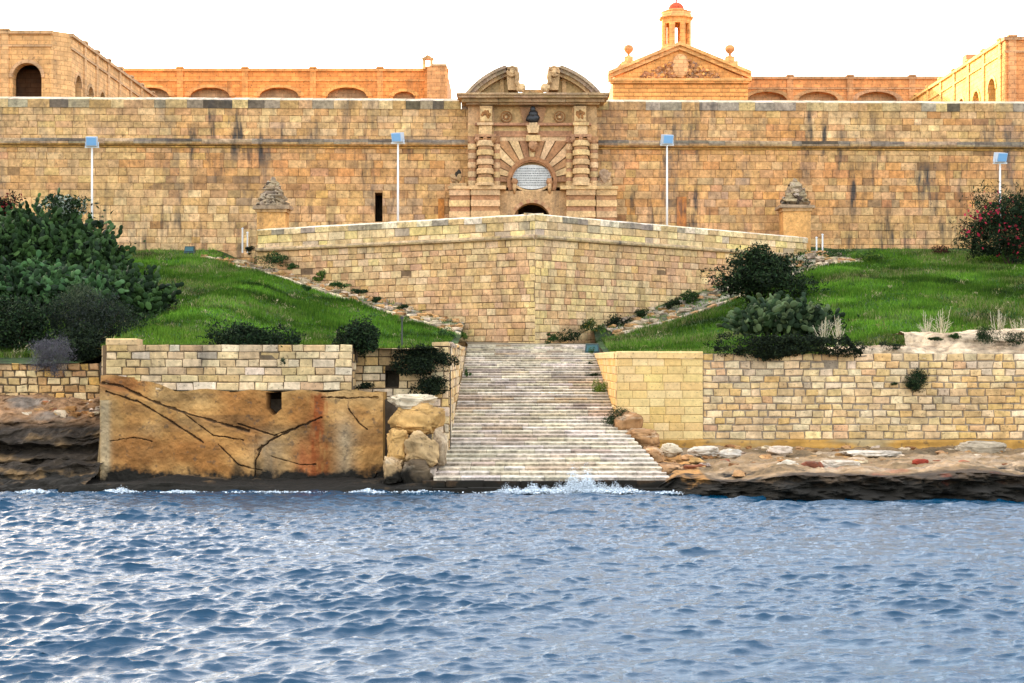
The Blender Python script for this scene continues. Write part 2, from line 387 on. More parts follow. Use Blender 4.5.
for (x0, x1, y0, y1, zt) in ((-112, -17.2, 80, 117, 5.8), (-112, -17.2, 70.2, 117, 4.6), (-17.6, -16.4, 68., 71, 2.6), (-17.3, -3.35, 67.2, 96, 4.9), (5.3, 112, 73.1, 117, 4.6), (-16.2, -3.3, 65.2, 67.3, 3.4)):
    b = MB(); b.box(x0, x1, y0, y1, -1, zt, (.12, .09, .06)); b.build('bedrock', 'soil')['kind'] = 'structure'
b = MB(); b.box(-9, 10, 95.2, 101., 4., 5.8, (.20, .16, .10)); b.build('bedrock', 'soil')['kind'] = 'structure'
# paths climbing beside the bastion, with their kerbs
def kerb_path(H, side, inner, outer, label):
    b = MB(); n = 60
    def pt(pl, s):
        s *= len(pl) - 1; i = min(int(s), len(pl) - 2); f = s - i; return (lerp(pl[i][0], pl[i + 1][0], f), lerp(pl[i][1], pl[i + 1][1], f))
    for i in range(n):
        for k in range(5):
            q = []
            for (s, m) in ((i / n, k / 5), (i / n, (k + 1) / 5), ((i + 1) / n, (k + 1) / 5), ((i + 1) / n, k / 5)):
                a, c = pt(inner, s), pt(outer, s); x, y = lerp(a[0], c[0], m), lerp(a[1], c[1], m)
                q.append((x, y, H(x, y) + .06 + .05 * ns(x * 2, y * 2)))
            g = ns(q[0][0] * 1.3, q[0][1] * 1.3, 4); b.face(q, vary(mixc((.27, .23, .17), (.07, .085, .03), clamp(.35 + g * 1.6)), .2))
    b.build('path', 'soil')['kind'] = 'structure'
    b = MB(); m = 46
    for i in range(m):
        p, q = pt(outer, i / m), pt(outer, (i + .96) / m); d = Vector((q[0] - p[0], q[1] - p[1])).normalized(); nn = Vector((d.y, -d.x)) * .16
        z0, z1 = H(*p), H(*q); t = random.uniform(.10, .2); r = random.uniform(-.03, .03)
        B4 = [(p[0] - nn.x, p[1] - nn.y, z0 - .3), (q[0] - nn.x, q[1] - nn.y, z1 - .3), (q[0] + nn.x, q[1] + nn.y, z1 - .3), (p[0] + nn.x, p[1] + nn.y, z0 - .3)]
        b.hexa(B4, [(v[0] + r, v[1], v[2] + .3 + t) for v in B4], vary(pick((PALE, 3), (GREY, 1), (TAN, 1)), .15))
    o = b.build('kerb', 'coping_stone'); tag(o, label, 'kerb')
kerb_path(HL, -1, [(-19.2, 112.), (-13.5, 105.9), (-7.5, 102.2), (-2.9, 99.3)], [(-21.8, 112.5), (-14.2, 104.), (-8.2, 99.4), (-3.1, 95.2)], 'pale stone kerb edging the path down the left grass slope')
kerb_path(HR, 1, [(22.5, 115.5), (16.5, 110.6), (10.8, 105.3), (5.6, 100.6)], [(24.2, 110.5), (20.4, 107.2), (12.6, 101.6), (6.3, 96.6)], 'pale stone kerb edging the path down the right grass slope')

# ---------------------------------------------------------------- sea
def build_sea():
    rng = np.random.default_rng(4)
    xs = np.concatenate([[-900, -400, -180, -90, -60, -44, -36, -31], np.arange(-26, 26.01, .052), [31, 36, 44, 60, 90, 180, 400, 900]])
    ys = np.concatenate([[-900, -300, -120, -50, -20, 0, 10, 16, 20, 22], np.arange(23, 40, .038), np.arange(40, 64.01, .06), [72.]])
    X, Y = np.meshgrid(xs, ys); Z = np.zeros_like(X); DX = np.zeros_like(X); DY = np.zeros_like(X)
    gust = .8 + .45 * vnoise(X * .09, Y * .07, seed=12, octs=3)
    for i in range(130):
        lam = .13 * (2.3 / .13) ** (rng.random() ** 1.35); k = 2 * math.pi / lam
        th = rad(-90 + 14) + rng.normal(0, .5); amp = .0074 * lam ** .80 * rng.uniform(.5, 1.4); ph = rng.uniform(0, 6.28)
        kx, ky = k * math.cos(th), k * math.sin(th); a = kx * X + ky * Y + ph; c = np.cos(a); s = np.sin(a)
        Z += amp * c; q = min(.9, .9) * amp; DX -= q * math.cos(th) * s; DY -= q * math.sin(th) * s
    fade = np.clip((30 - np.abs(X)) / 3, 0, 1) * np.clip((Y - 20) / 3, 0, 1) * np.clip((72 - Y) / 8, 0, 1) * gust
    P = np.stack([X + DX * fade, Y + DY * fade, Z * fade], -1)
    m = bpy.data.materials.new('sea_water'); m.use_nodes = True; nt = m.node_tree; N = nt.nodes; L = nt.links; bs = N['Principled BSDF']
    bs.inputs['Base Color'].default_value = (.0, .036, .076, 1); bs.inputs['Roughness'].default_value = .03; bs.inputs['IOR'].default_value = 1.333
    geo = N.new('ShaderNodeNewGeometry'); mp = N.new('ShaderNodeMapping'); mp.inputs['Scale'].default_value = (1, 1.5, 1); L.new(geo.outputs['Position'], mp.inputs[0])
    n = N.new('ShaderNodeTexNoise'); n.inputs['Scale'].default_value = 20.; n.inputs['Detail'].default_value = 5; n.inputs['Roughness'].default_value = .65; L.new(mp.outputs[0], n.inputs['Vector'])
    bp = N.new('ShaderNodeBump'); bp.inputs['Strength'].default_value = .45; bp.inputs['Distance'].default_value = .03
    L.new(n.outputs['Fac'], bp.inputs['Height']); L.new(bp.outputs[0], bs.inputs['Normal']); MATS['sea_water'] = m
    grid('sea', P, None, 'sea_water', kind='structure')
build_sea()
def mat_foam():
    m = bpy.data.materials.new('foam'); m.use_nodes = True; b = m.node_tree.nodes['Principled BSDF']
    b.inputs['Base Color'].default_value = (.78, .84, .88, 1); b.inputs['Roughness'].default_value = .8; MATS['foam'] = m
mat_foam()
def foam(name, label, spots, n, hgt):
    rng = np.random.default_rng(len(label)); V = []
    for (x, y, w, h, c) in spots:
        for _ in range(int(c * 1.6)):
            u = rng.normal(0, .42); px = x + u * w; env = math.exp(-u * u * 2.2)
            lobe = abs(math.sin(px * 5.1 + x)) * .6 + .4
            pz = .02 + abs(rng.normal(0, .42)) * h * env * lobe; py = y + rng.normal(0, .16) + pz * .25
            s = rng.uniform(.008, .026) * (2.2 if pz < .14 else 1)
            d = rng.normal(0, 1, (4, 3)); d = d / np.linalg.norm(d, axis=1)[:, None] * s * np.array([1.4, 1, .8])
            V.append(np.array([px, py, pz]) + d)
    V = np.array(V); o = quads(name, V, np.full((len(V), 3), .8), 'foam', loc=(spots[0][0], spots[0][1], 0)); o['kind'] = 'stuff'; tag(o, label)
foam('splash_foam', 'white surf bursting against the foot of the stairs', [(2.6, 60.1, 1.3, 1.0, 6500), (.9, 60.0, .9, .4, 2000), (3.9, 60.1, 1.2, .4, 1900), (-.1, 60.3, .7, .35, 700), (1.2, 60.2, 2.2, .1, 1200)], 0, 0)
foam('shore_foam', 'thin white foam line along the foot of the left rocks', [(-14.8, 60.2, .8, .22, 500), (-12.5, 60.2, .9, .09, 300), (-5.5, 60.2, .7, .16, 400), (-18, 60.2, .8, .14, 400), (-9., 60.3, 2.2, .04, 200), (-3.4, 60.3, 1.2, .1, 350), (6.2, 59.8, 1.2, .1, 300)], 0, 0)

# ---------------------------------------------------------------- rampart (long back wall)
def pxy(x, y, z): return (512 + F * x / y, HY - F * (z - EYE) / y)
PATCH = [(225, 160, 130, 16, ORANGE, .75), (60, 190, 130, 60, BEIGE, .7), (60, 120, 160, 25, BEIGE, .5), (200, 225, 130, 28, CREAM, .7), (230, 185, 90, 14, BROWN, .35), (340, 195, 60, 30, BROWN, .4), (250, 190, 70, 12, DARK, .28),
         (400, 120, 80, 12, BEIGE, .5), (390, 165, 60, 16, ORANGE, .5), (410, 200, 40, 22, GREY, .5), (330, 120, 90, 16, CREAM, .4), (700, 120, 110, 14, BEIGE, .7), (660, 165, 50, 20, ORANGE, .5), (720, 195, 40, 26, GREY, .55), (700, 185, 60, 20, TAN, .3), (650, 200, 40, 20, ORANGE, .5),
         (790, 130, 30, 12, ORANGE, .8), (860, 125, 70, 16, CREAM, .6), (960, 120, 60, 14, ORANGE, .4), (900, 170, 120, 12, ORANGE, .7), (870, 190, 110, 22, ORANGE, .45), (930, 205, 50, 16, RUST, .5), (905, 212, 25, 8, DARK, .4), (850, 215, 60, 14, BROWN, .5), (840, 230, 70, 14, TAN, .5), (930, 235, 70, 12, BEIGE, .5),
         (880, 200, 12, 40, DARK, .3), (940, 180, 8, 30, DARK, .35), (845, 150, 6, 40, DARK, .3), (760, 210, 12, 20, DARK, .3)]
def pal_main(A):
    def f(u, z):
        x = A[0] + u; px, py = pxy(x, ymain(x), z); c = pick((BEIGE, 3), (TAN, 3), (GOLD, 1), ((.50, .28, .12), 1.6), (PINK, 1), (CREAM, .6)); lo = ns(x * .09, z * .16, 8); c = mixc(c, (.52, .27, .10) if lo > 0 else (.50, .38, .20), min(.6, abs(lo) * 1.8))
        c = mixc(c, (.46, .29, .145), .38)
        for (cx, cy, rx, ry, cc, pr) in PATCH:
            d = ((px - cx) / rx) ** 2 + ((py - cy) / ry) ** 2
            if d < 1.6 and random.random() < pr * clamp(1.6 - d) * .75: c = mixc(cc, c, .38)
        if random.random() < .02: c = BROWN
        return vary(mixc(c, (.47, .32, .175), .28), .07)
    return f
def cop_pal(u, t):
    n = ns(u * .22, 3.3); c = pick((TAN, 2), (BEIGE, 2), (GREY, 1.3))
    if n > .0 and random.random() < .6: c = (.11, .09, .07) if random.random() < .5 else (.26, .21, .16)
    if t: return vary(pick(((.48, .43, .36), 3), ((.40, .36, .30), 2)), .08)  # pale top colour stands in for skylight on the slope
    return vary(c, .15)
def roll_pal(u, t):
    n = ns(u * .25, 9.1)
    c = mixc(GREY, TAN, random.random()) if t < .45 else mixc(GREY, DARK, clamp(.5 + n * 1.6))
    if t < .25: c = (.48, .29, .11)
    return vary(mixc(c, TAN, .45 if n < -.1 else 0), .15)
R = thing('rampart', 'long high stone rampart with dark string course behind the grass slopes', 'rampart', (0, 118.3, 13))
xL, xR = -135., 75.; A = (xL, ymain(xL)); B_ = (xR, ymain(xR)); PAL = pal_main(A)
HOLES = []
for (p0, p1, q0, q1) in ((376, 383.5, 193, 222), (519, 549, 195, 240)):
    HOLES.append(((p0 - 512) * 118.3 / F - xL, (p1 - 512) * 118.3 / F - xL, EYE + (HY - q1) * 118.3 / F if p0 < 500 else 13., EYE + (HY - q0) * 118.3 / F if p0 < 500 else 16.9))
def keep_main(f, x0, x1):
    def g(u, z):
        x = xL + u
        if z > 11.5 and -4.0 < x < 7.2 and x0 < z: return f(u, z) if not (-2.4 < x < 5.4 and z < 22) else None
        return f(u, z)
    return g
b = MB(); masonry(b, A, B_, 11.8, 20.75, PAL, ch=(.46, .6), bw=(.55, 1.35), joint=.03, depth=.035, mortar=(.26, .17, .09), rough=.022, gap=.05, thick=2.6, holes=HOLES); b.build('wall', 'rampart_stone', R)
b = MB(); masonry(b, A, B_, 21.1, 23.55, PAL, ch=(.46, .56), bw=(.55, 1.3), joint=.03, depth=.035, mortar=(.26, .18, .1), gap=.03, thick=2.6); b.build('parapet', 'rampart_stone', R)
b = MB(); roll(b, A, B_, 21.0, .27, .12, roll_pal); roll(b, A, B_, 20.66, .07, .05, lambda u, t: vary((.5, .3, .1), .15), n=3, bw=(2, 4)); b.build('string_course', 'coping_stone', R)
b = MB(); coping(b, A, B_, 23.52, .60, .06, 1.3, .38, cop_pal); b.build('coping', 'coping_stone', R)
# narrow doorways: dark slit left, timber-coloured slit right
b = MB(); x = (682 - 512) * 118.3 / F; b.hexa([(x - .36, ymain(x) - .07, 13.), (x + .36, ymain(x) - .07, 13.), (x + .36, ymain(x) + .05, 13.), (x - .36, ymain(x) + .05, 13.)], [(x - .36, ymain(x) - .07, 17.1), (x + .36, ymain(x) - .07, 17.1), (x + .36, ymain(x) + .05, 17.1), (x - .36, ymain(x) + .05, 17.1)], [DARK, DARK, (.46, .20, .06), DARK, DARK, DARK]); b.build('blocked_opening', 'rampart_stone', R)
b = MB(); x = (441 - 512) * 118.3 / F; b.box(x - .2, x + .25, ymain(x) - .06, ymain(x) + .05, 13., 16.9, (.42, .2, .06)); b.build('blocked_opening', 'rampart_stone', R)
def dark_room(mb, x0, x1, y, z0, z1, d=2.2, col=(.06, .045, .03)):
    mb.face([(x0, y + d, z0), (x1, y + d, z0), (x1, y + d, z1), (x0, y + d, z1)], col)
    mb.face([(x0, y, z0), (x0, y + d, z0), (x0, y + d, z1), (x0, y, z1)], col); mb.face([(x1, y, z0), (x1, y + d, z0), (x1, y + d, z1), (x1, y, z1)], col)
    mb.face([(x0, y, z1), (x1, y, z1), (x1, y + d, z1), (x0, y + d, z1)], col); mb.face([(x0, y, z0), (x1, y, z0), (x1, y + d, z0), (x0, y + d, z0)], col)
b = MB()
h = HOLES[0]; dark_room(b, h[0] + xL - .1, h[1] + xL + .1, 118.2 + .1, h[2] - .1, h[3] + .1, 2.3); b.build('recess', 'rampart_stone', R)

# ---------------------------------------------------------------- bastion in front of the gate
Bn = thing('bastion', 'pale pointed bastion wall rising at the head of the stairs', 'bastion', (1.4, 97., 5.9))
def pal_bas(side):
    def f(u, z):
        c = pick((BEIGE, 3.2), (CREAM, 2.2), (GOLD, .8), (TAN, 1.6), (PINK, 1.6))
        q = ns(u * .22, z * .3, side); 
        if q > .1 and random.random() < .6: c = pick((PINK, 2), (TAN, 2), ((.52, .30, .16), 2))
        if q < -.12 and random.random() < .5: c = pick((CREAM, 1), ((.62, .53, .27), 1))
        if side == 0 and u > 17.5 and z < 9.5 and random.random() < .5: c = (.55, .36, .19)  # redder blocks imitate warm light at the foot of the salient
        if (side == 0 and u > 21.3) or (side == 1 and u < .9): c = pick((CREAM, 2), ((.60, .50, .22), 2))
        return vary(mixc(c, (.52, .38, .22), .5), .075)
    return f
def bcop(u, t):
    n = ns(u * .3, 7.7 + t); c = pick((CREAM, 2), (BEIGE, 2), (PALE, 1))
    if not t and n > .02 and random.random() < .55: c = GREY
    return vary((.66, .62, .54) if t else c, .1)  # top faces coloured paler, as if lit by the sky
LL = math.dist(BL, SAL); LR = math.dist(SAL, BR)
ZT = 12.35
for side, (a, c, Ln) in enumerate(((BL, SAL, LL), (SAL, BR, LR))):
    zb = (lambda u: zbase_l(1 - u / LL) - 1.7) if side == 0 else (lambda u: zbase_r(u / LR) - 1.7)
    b = MB(); masonry(b, a, c, zb, ZT, pal_bas(side), ch=(.36, .48), bw=(.42, 1.0), joint=.035, rough=.03, jit=.02, gap=.04); b.build('face', 'pale_stone', Bn)
    b = MB(); roll(b, a, c, ZT + .12, .14, .10, lambda u, t: vary(mixc(BEIGE, GREY, .3 + .5 * random.random() * t), .15), n=4); b.build('string_course', 'coping_stone', Bn)
    b = MB(); masonry(b, a, c, ZT + .24, 13.45, lambda u, z: vary(pick((BEIGE, 2), (CREAM, 2), ((.60, .50, .24), 1.2), ((.4,.34,.26), .5)), .07), ch=(.42, .56), bw=(.7, 1.4), joint=.03, thick=1.0); b.build('parapet', 'pale_stone', Bn)
    b = MB(); coping(b, a, c, 13.45, .34, .05, 1.0, .2, bcop); b.build('coping', 'coping_stone', Bn)
b = MB(); masonry(b, BR, (BR[0], 119.), 12, 13.9, pal_bas(1), thick=.8); b.build('flank', 'pale_stone', Bn)
b = MB(); masonry(b, (BL[0], 118.), BL, 10.8, 13.9, pal_bas(0), thick=.8); b.build('flank', 'pale_stone', Bn)

# ---------------------------------------------------------------- left harbour wall: masonry over quarried rock
Q = thing('harbour_wall', 'left harbour wall of pale blocks standing on ochre cut rock', 'wall', (-11.3, 64, .3))
def pal_old(u, z):
    c = pick((BEIGE, 2), (CREAM, 4), (PALE, 2.4), (TAN, .9), (GOLD, .8), ((.46, .43, .37), .6)); return vary(mixc(c, (.50, .40, .25), .4), .1)
xq0, xq1 = (106 - 512) * 64 / F, (352 - 512) * 64 / F
def rock_top(x):                                   # where masonry sits on the rock
    px = 512 + x * F / 64
    y = 376 if px < 135 else lerp(378, 390, clamp((px - 135) / 40.)) if px < 230 else 391
    return EYE + (HY - y) * 64 / F + .05 * math.sin(px * .13)
b = MB(); masonry(b, (xq0, 64), (xq1, 64), lambda u: rock_top(xq0 + u), 5.62, pal_old, ch=(.27, .35), bw=(.42, .95), joint=.035, depth=.045, rough=.03, jit=.025, mortar=(.13, .10, .065), gap=.05, thick=1.2)
masonry(b, (xq1, 64.12), (xq1, 65.6), 3.9, 5.6, pal_old, ch=(.3, .36), bw=(.5, .9), thick=.3)
coping(b, (xq0, 64), (xq0 + 1.25, 64), 5.6, .2, .06, 1., .02, lambda u, t: vary(BEIGE, .1)); b.build('masonry', 'pale_stone', Q)
xr1 = (450 - 512) * 66 / F; wx0, wx1 = (385.5 - 512) * 66 / F, (398.5 - 512) * 66 / F; wz0, wz1 = EYE - 27 * 66 / F, EYE - 10.5 * 66 / F
xq1b = xq1 - .25
b = MB(); masonry(b, (xq1b, 66), (xr1, 66), lambda u: .2 if u > .9 else 3.6, 5.5, pal_old, ch=(.30, .38), bw=(.45, .9), joint=.04, depth=.07, rough=.03, mortar=(.05, .038, .025), gap=.04, thick=1.,
                  holes=[(wx0 - xq1b, wx1 - xq1b, wz0, wz1)]); b.build('set_back_masonry', 'pale_stone', Q)
b = MB(); dark_room(b, wx0 - .05, wx1 + .05, 66.2, wz0 - .05, wz1 + .05, 1.6, (.02, .016, .012)); b.build('window_opening', 'pale_stone', Q)
def rock_face():
    nx, nz = 720, 280; x0, x1 = (101 - 512) * 64 / F, (383 - 512) * 64 / F
    xs = np.linspace(x0, x1, nx); P = np.zeros((nz, nx, 3)); C = np.zeros((nz, nx, 3))
    U, T = np.meshgrid(xs, np.linspace(0, 1, nz)); top = np.array([rock_top(x) for x in xs])[None]
    Zz = -.4 + (top + .4) * T; PX = 512 + U * F / 64; PY = HY - (Zz - EYE) * F / 64
    d = .10 * vnoise(U * .6, Zz * .6, seed=2) + .04 * vnoise(U * 3, Zz * 3, seed=5) + .02 * vnoise(U * 9, Zz * 9, seed=6)
    lines = [([(103, 383), (125, 388), (150, 400), (185, 412), (225, 425), (250, 432)], 3.0), ([(108, 392), (140, 402), (170, 420), (205, 443)], 2.4), ([(180, 410), (215, 436), (245, 441)], 1.6), ([(220, 445), (240, 465), (262, 470)], 2.), ([(258, 450), (270, 441), (300, 425), (322, 418)], 2.2),
             ([(240, 425), (275, 436), (300, 425)], 1.5), ([(350, 410), (360, 424), (368, 430)], 1.5), ([(256, 485), (255, 460), (262, 446)], 1.8), ([(270, 455), (300, 464), (318, 466)], 1.3), ([(322, 398), (350, 400), (378, 398)], 2.), ([(140, 382), (170, 378), (180, 390)], 1.6), ([(110, 440), (135, 437), (155, 443)], 1.2), ([(365, 485), (378, 474)], 2)]
    crack = np.zeros_like(U)
    wob = 2.6 * vnoise(PX * .035, PY * .035, seed=9, octs=2) + .7 * vnoise(PX * .3, PY * .3, seed=19, octs=2)
    for pl, w in lines:
        for (a, c) in zip(pl[:-1], pl[1:]):
            ax, ay = a; bx, by = c; t = np.clip(((PX + wob - ax) * (bx - ax) + (PY + wob * .7 - ay) * (by - ay)) / ((bx - ax) ** 2 + (by - ay) ** 2), 0, 1)
            dd = np.hypot(PX - ax - t * (bx - ax) + wob, PY - ay - t * (by - ay) + wob * .7); crack = np.maximum(crack, np.clip(1.25 - dd / (w * .36 * (1 + .75 * vnoise(PX * .2, PY * .2, seed=14))), 0, 1))
    # slabs either side of the main crack stand at different depths
    step = np.clip((PY - (383 + (PX - 103) * .335)) / 3, 0, 1); d = d + .14 * step * (PX < 255)
    d = d - .13 * crack ** .7
    # quarried hatch
    hatch = (PX > 266.5) & (PX < 281.5) & (PY > 392.5) & (PY < 412 + 3 * np.cos((PX - 274) * .4))
    d = d - np.where(hatch, 1.5, 0)
    P[..., 0] = U; P[..., 1] = 63.95 - d; P[..., 2] = Zz
    col = np.array((.46, .275, .115))[None, None] * np.ones((nz, nx, 1)); mixin = lambda c, f: col * (1 - f[..., None]) + np.array(c) * f[..., None]
    n1 = vnoise(U * .5, Zz * .7, seed=21); n2 = vnoise(U * 1.5, Zz * .5, seed=22)
    col = mixin((.27, .115, .035), np.clip(n1 * 1.3 + .05, 0, .75)); col = mixin((.16, .09, .045), np.clip((vnoise(U * .35, Zz * 2.2, seed=71) - .25) * 1.6, 0, .6)); col = mixin((.47, .36, .22), np.clip(-n1 * .9 + .05, 0, .6))
    g = lambda cx, w: np.exp(-((PX - cx) / w) ** 2)
    col = mixin((.24, .065, .02), np.clip(g(319 + 3 * vnoise(U * 0, Zz * 1.5, seed=3), 9) * np.clip((PY - 390) / 8, 0, 1) * (.9 + 1.1 * vnoise(U * 5, Zz * 1.2, seed=33)), 0, .9)); col = mixin((.40, .12, .05), np.clip(g(305, 12) * np.clip((PY - 430) / 20, 0, 1) * (.6 + n2), 0, .8))
    col = mixin((.24, .22, .19), np.clip(g(270, 18) * np.clip((PY - 425) / 25, 0, 1) * (.6 + n2 * .6), 0, .75)); col = mixin((.38, .35, .29), np.clip(g(345, 10) * np.clip((PY - 400) / 40, 0, 1) * .6, 0, .6))
    col = mixin((.20, .08, .025), np.clip(np.exp(-((PX - 150) / 42) ** 2 - ((PY - 450) / 17) ** 2) * (.8 + n2), 0, .7)); col = mixin((.26, .09, .03), np.clip(np.exp(-((PX - 120) / 22) ** 2 - ((PY - 384) / 9) ** 2), 0, .7))
    col = mixin((.45, .40, .32), np.clip(g(106, 5) * (PY > 400), 0, .7)); col = mixin((.05, .03, .018), np.clip(crack * 1.3, 0, .9)); col = mixin((.03, .025, .02), hatch * 1.)
    col = mixin((.04, .032, .022), np.clip((g(238, 5) + g(258, 4)) * np.clip((PY - 455) / 12, 0, 1), 0, .85))
    grid('cut_rock', P, np.clip(col, .01, .8), 'quarried_rock', Q)
    b = MB(); b.hexa([(x0 - .25, 63.98, -.4), (x0 + .02, 63.98, -.4), (x0 + .02, 69, -.4), (x0 - .25, 69, -.4)], [(x0 + .1, 64.05, 3.9), (x0 + .25, 64.05, 4.3), (x0 + .25, 69, 4.3), (x0 + .1, 69, 3.9)], (.36, .27, .17))
    b.hexa([(x0 + .2, 64.3, 2.), (x0 + 1.0, 64.9, 2.), (x0 + 1., 69, 2.), (x0 + .2, 69, 2.)], [(x0 + .2, 64.3, 5.6), (x0 + 1., 64.9, 5.6), (x0 + 1., 69, 5.6), (x0 + .2, 69, 5.6)], BEIGE)
    b.box(x1 - .5, x1 - .03, 64.12, 66, -.3, 3.7, (.4, .24, .09), .04); b.build('rock_side', 'quarried_rock', Q)
rock_face()
b = MB(); masonry(b, (xq0 - .25, 68.5), (xq0 - .25 + .01, 64.2), 3.9, 5.6, pal_old, thick=.4)
b.build('corner_masonry', 'pale_stone', Q)

# low wall on the far left, standing on dark shore rock
LW = MB(); masonry(LW, (-45, 68.3), (-17.2, 68.3), lambda u: 3.2 + .25 * ns(u * .4, 1), lambda u: 4.85 + .25 * ns(u * .5, 5), lambda u, z: vary(pick((BEIGE, 2), (TAN, 2), (GOLD, 1.4), (CREAM, .8)), .15), ch=(.26, .36), bw=(.3, .62), joint=.06, depth=.06, jit=.04, rough=.05, mortar=(.10, .075, .045), thick=1.)
tag(LW.build('low_wall', 'pale_stone'), 'low rough wall of golden rubble blocks above the dark left rocks', 'wall')

def strata_rock(name, x0, x1, prof, y_noise, colf, dx=.1, ns_=130, seed=1, mat='shore_rock', amp=.35):
    """prof: list of (y,z) from the water up; surface pushed about by bedding and noise"""
    xs = np.arange(x0, x1 + dx, dx); L_ = [0]
    for (a, c) in zip(prof[:-1], prof[1:]): L_.append(L_[-1] + math.dist(a, c))
    T = np.linspace(0, L_[-1], ns_); ys = np.interp(T, L_, [p[0] for p in prof]); zs = np.interp(T, L_, [p[1] for p in prof])
    X, Yb = np.meshgrid(xs, ys); _, Zb = np.meshgrid(xs, zs)
    bed = vnoise(X * .12, Zb * 3.2, seed=seed, octs=3); Yv = Yb - amp * bed - amp * .9 * vnoise(X * .45, Zb * .5, Yb * .3, seed=seed + 1) - amp * .45 * vnoise(X * 1.5, Zb * 3., Yb * 1.2, seed=seed + 2) - amp * .2 * vnoise(X * 4.2, Zb * 7., Yb * 3, seed=seed + 5) + y_noise(X)
    Zv = Zb + .16 * vnoise(X * .5, Yb * .8, seed=seed + 3) + amp * .28 * vnoise(X * 2.4, Yb * 2.5, seed=seed + 4)
    P = np.stack([X, Yv, Zv], -1); C = colf(X, Yv, Zv); o = grid(name, P, np.clip(C, .008, .8), mat, kind='structure', smooth=False); return o
def mixn(a, c, f): return np.array(a) * (1 - f[..., None]) + (np.array(c) if not isinstance(c, np.ndarray) else c) * f[..., None]
def col_left(X, Y, Z):
    n = vnoise(X * .7, Z * 2.5, Y, seed=31); c = mixn((.030, .025, .020), (.20, .14, .075), np.clip((n - .15) * 1.8, 0, .8))
    up = np.clip((Z - 2.2) / .5, 0, 1); c = c * (1 - up[..., None]) + mixn((.30, .195, .12), (.19, .17, .16), np.clip(n * 1.5 + .2, 0, 1)) * up[..., None]
    return c
strata_rock('rocky_shore', -46, -16.3, [(60.4, -.5), (60.6, .22), (62.4, .35), (62.7, .75), (64.2, .9), (64.6, 1.3), (65.0, 1.9), (65.2, 2.2), (66.1, 2.5), (67.2, 2.95), (68.2, 3.25), (69, 3.5)], lambda X: .5 * np.sin(X * .35) - .0 * X, col_left, seed=4, amp=.5)
strata_rock('rock_ledge', -17.2, -1.8, [(60.5, -.5), (60.7, .02), (61., .2), (64.4, .3)], lambda X: .12 * np.sin(X * .8), lambda X, Y, Z: mixn((.05, .04, .03), (.16, .11, .06), np.clip(vnoise(X, Y * 2, seed=7) * 1.2, 0, 1)), ns_=40, seed=9, amp=.18)

# ---------------------------------------------------------------- stairs
PR_ = [(72.3, 5.15), (72.45, 5.42), (72.8, 5.55), (73.4, 5.62), (73.6, 5.95), (73.75, 6.2), (74.5, 6.33), (76.5, 6.2)]
def col_ledge(X, Y, Z):
    n = vnoise(X * .8, Y, Z * 3, seed=66); return mixn((.50, .44, .36), (.30, .235, .175), np.clip(n * 1.3, 0, .9))
strata_rock('pale_rock_ledge', 14.6, 19.4, [(72.3, 5.1), (72.45, 5.35), (72.8, 5.5), (73.4, 5.62), (74.6, 5.6), (76, 5.4)], lambda X: .3 * np.sin(X * 2.3) + np.clip((15.6 - X) / 1, 0, 1) * .8, col_ledge, seed=75, amp=.16, dx=.08, ns_=50)
strata_rock('pale_rock_ledge', 18.3, 46, PR_, lambda X: .25 * np.sin(X * .9) + np.clip((20.5 - X) / 2, 0, 1) * 1.0, col_ledge, seed=70, amp=.16, dx=.1, ns_=50)
ST = thing('stone_stairs', 'wide weathered stone staircase climbing from the water', 'stairs', (1, 61, .3))
NS = 44; ZA, ZB, YA, YB = .42, 5.9, 61., 95.
def stair_x(y):
    l = lerp(-3.0, -2.62, clamp((y - 61) / 5)); r = 4.72 + 1.35 * clamp((72 - y) / 11.); return l, r
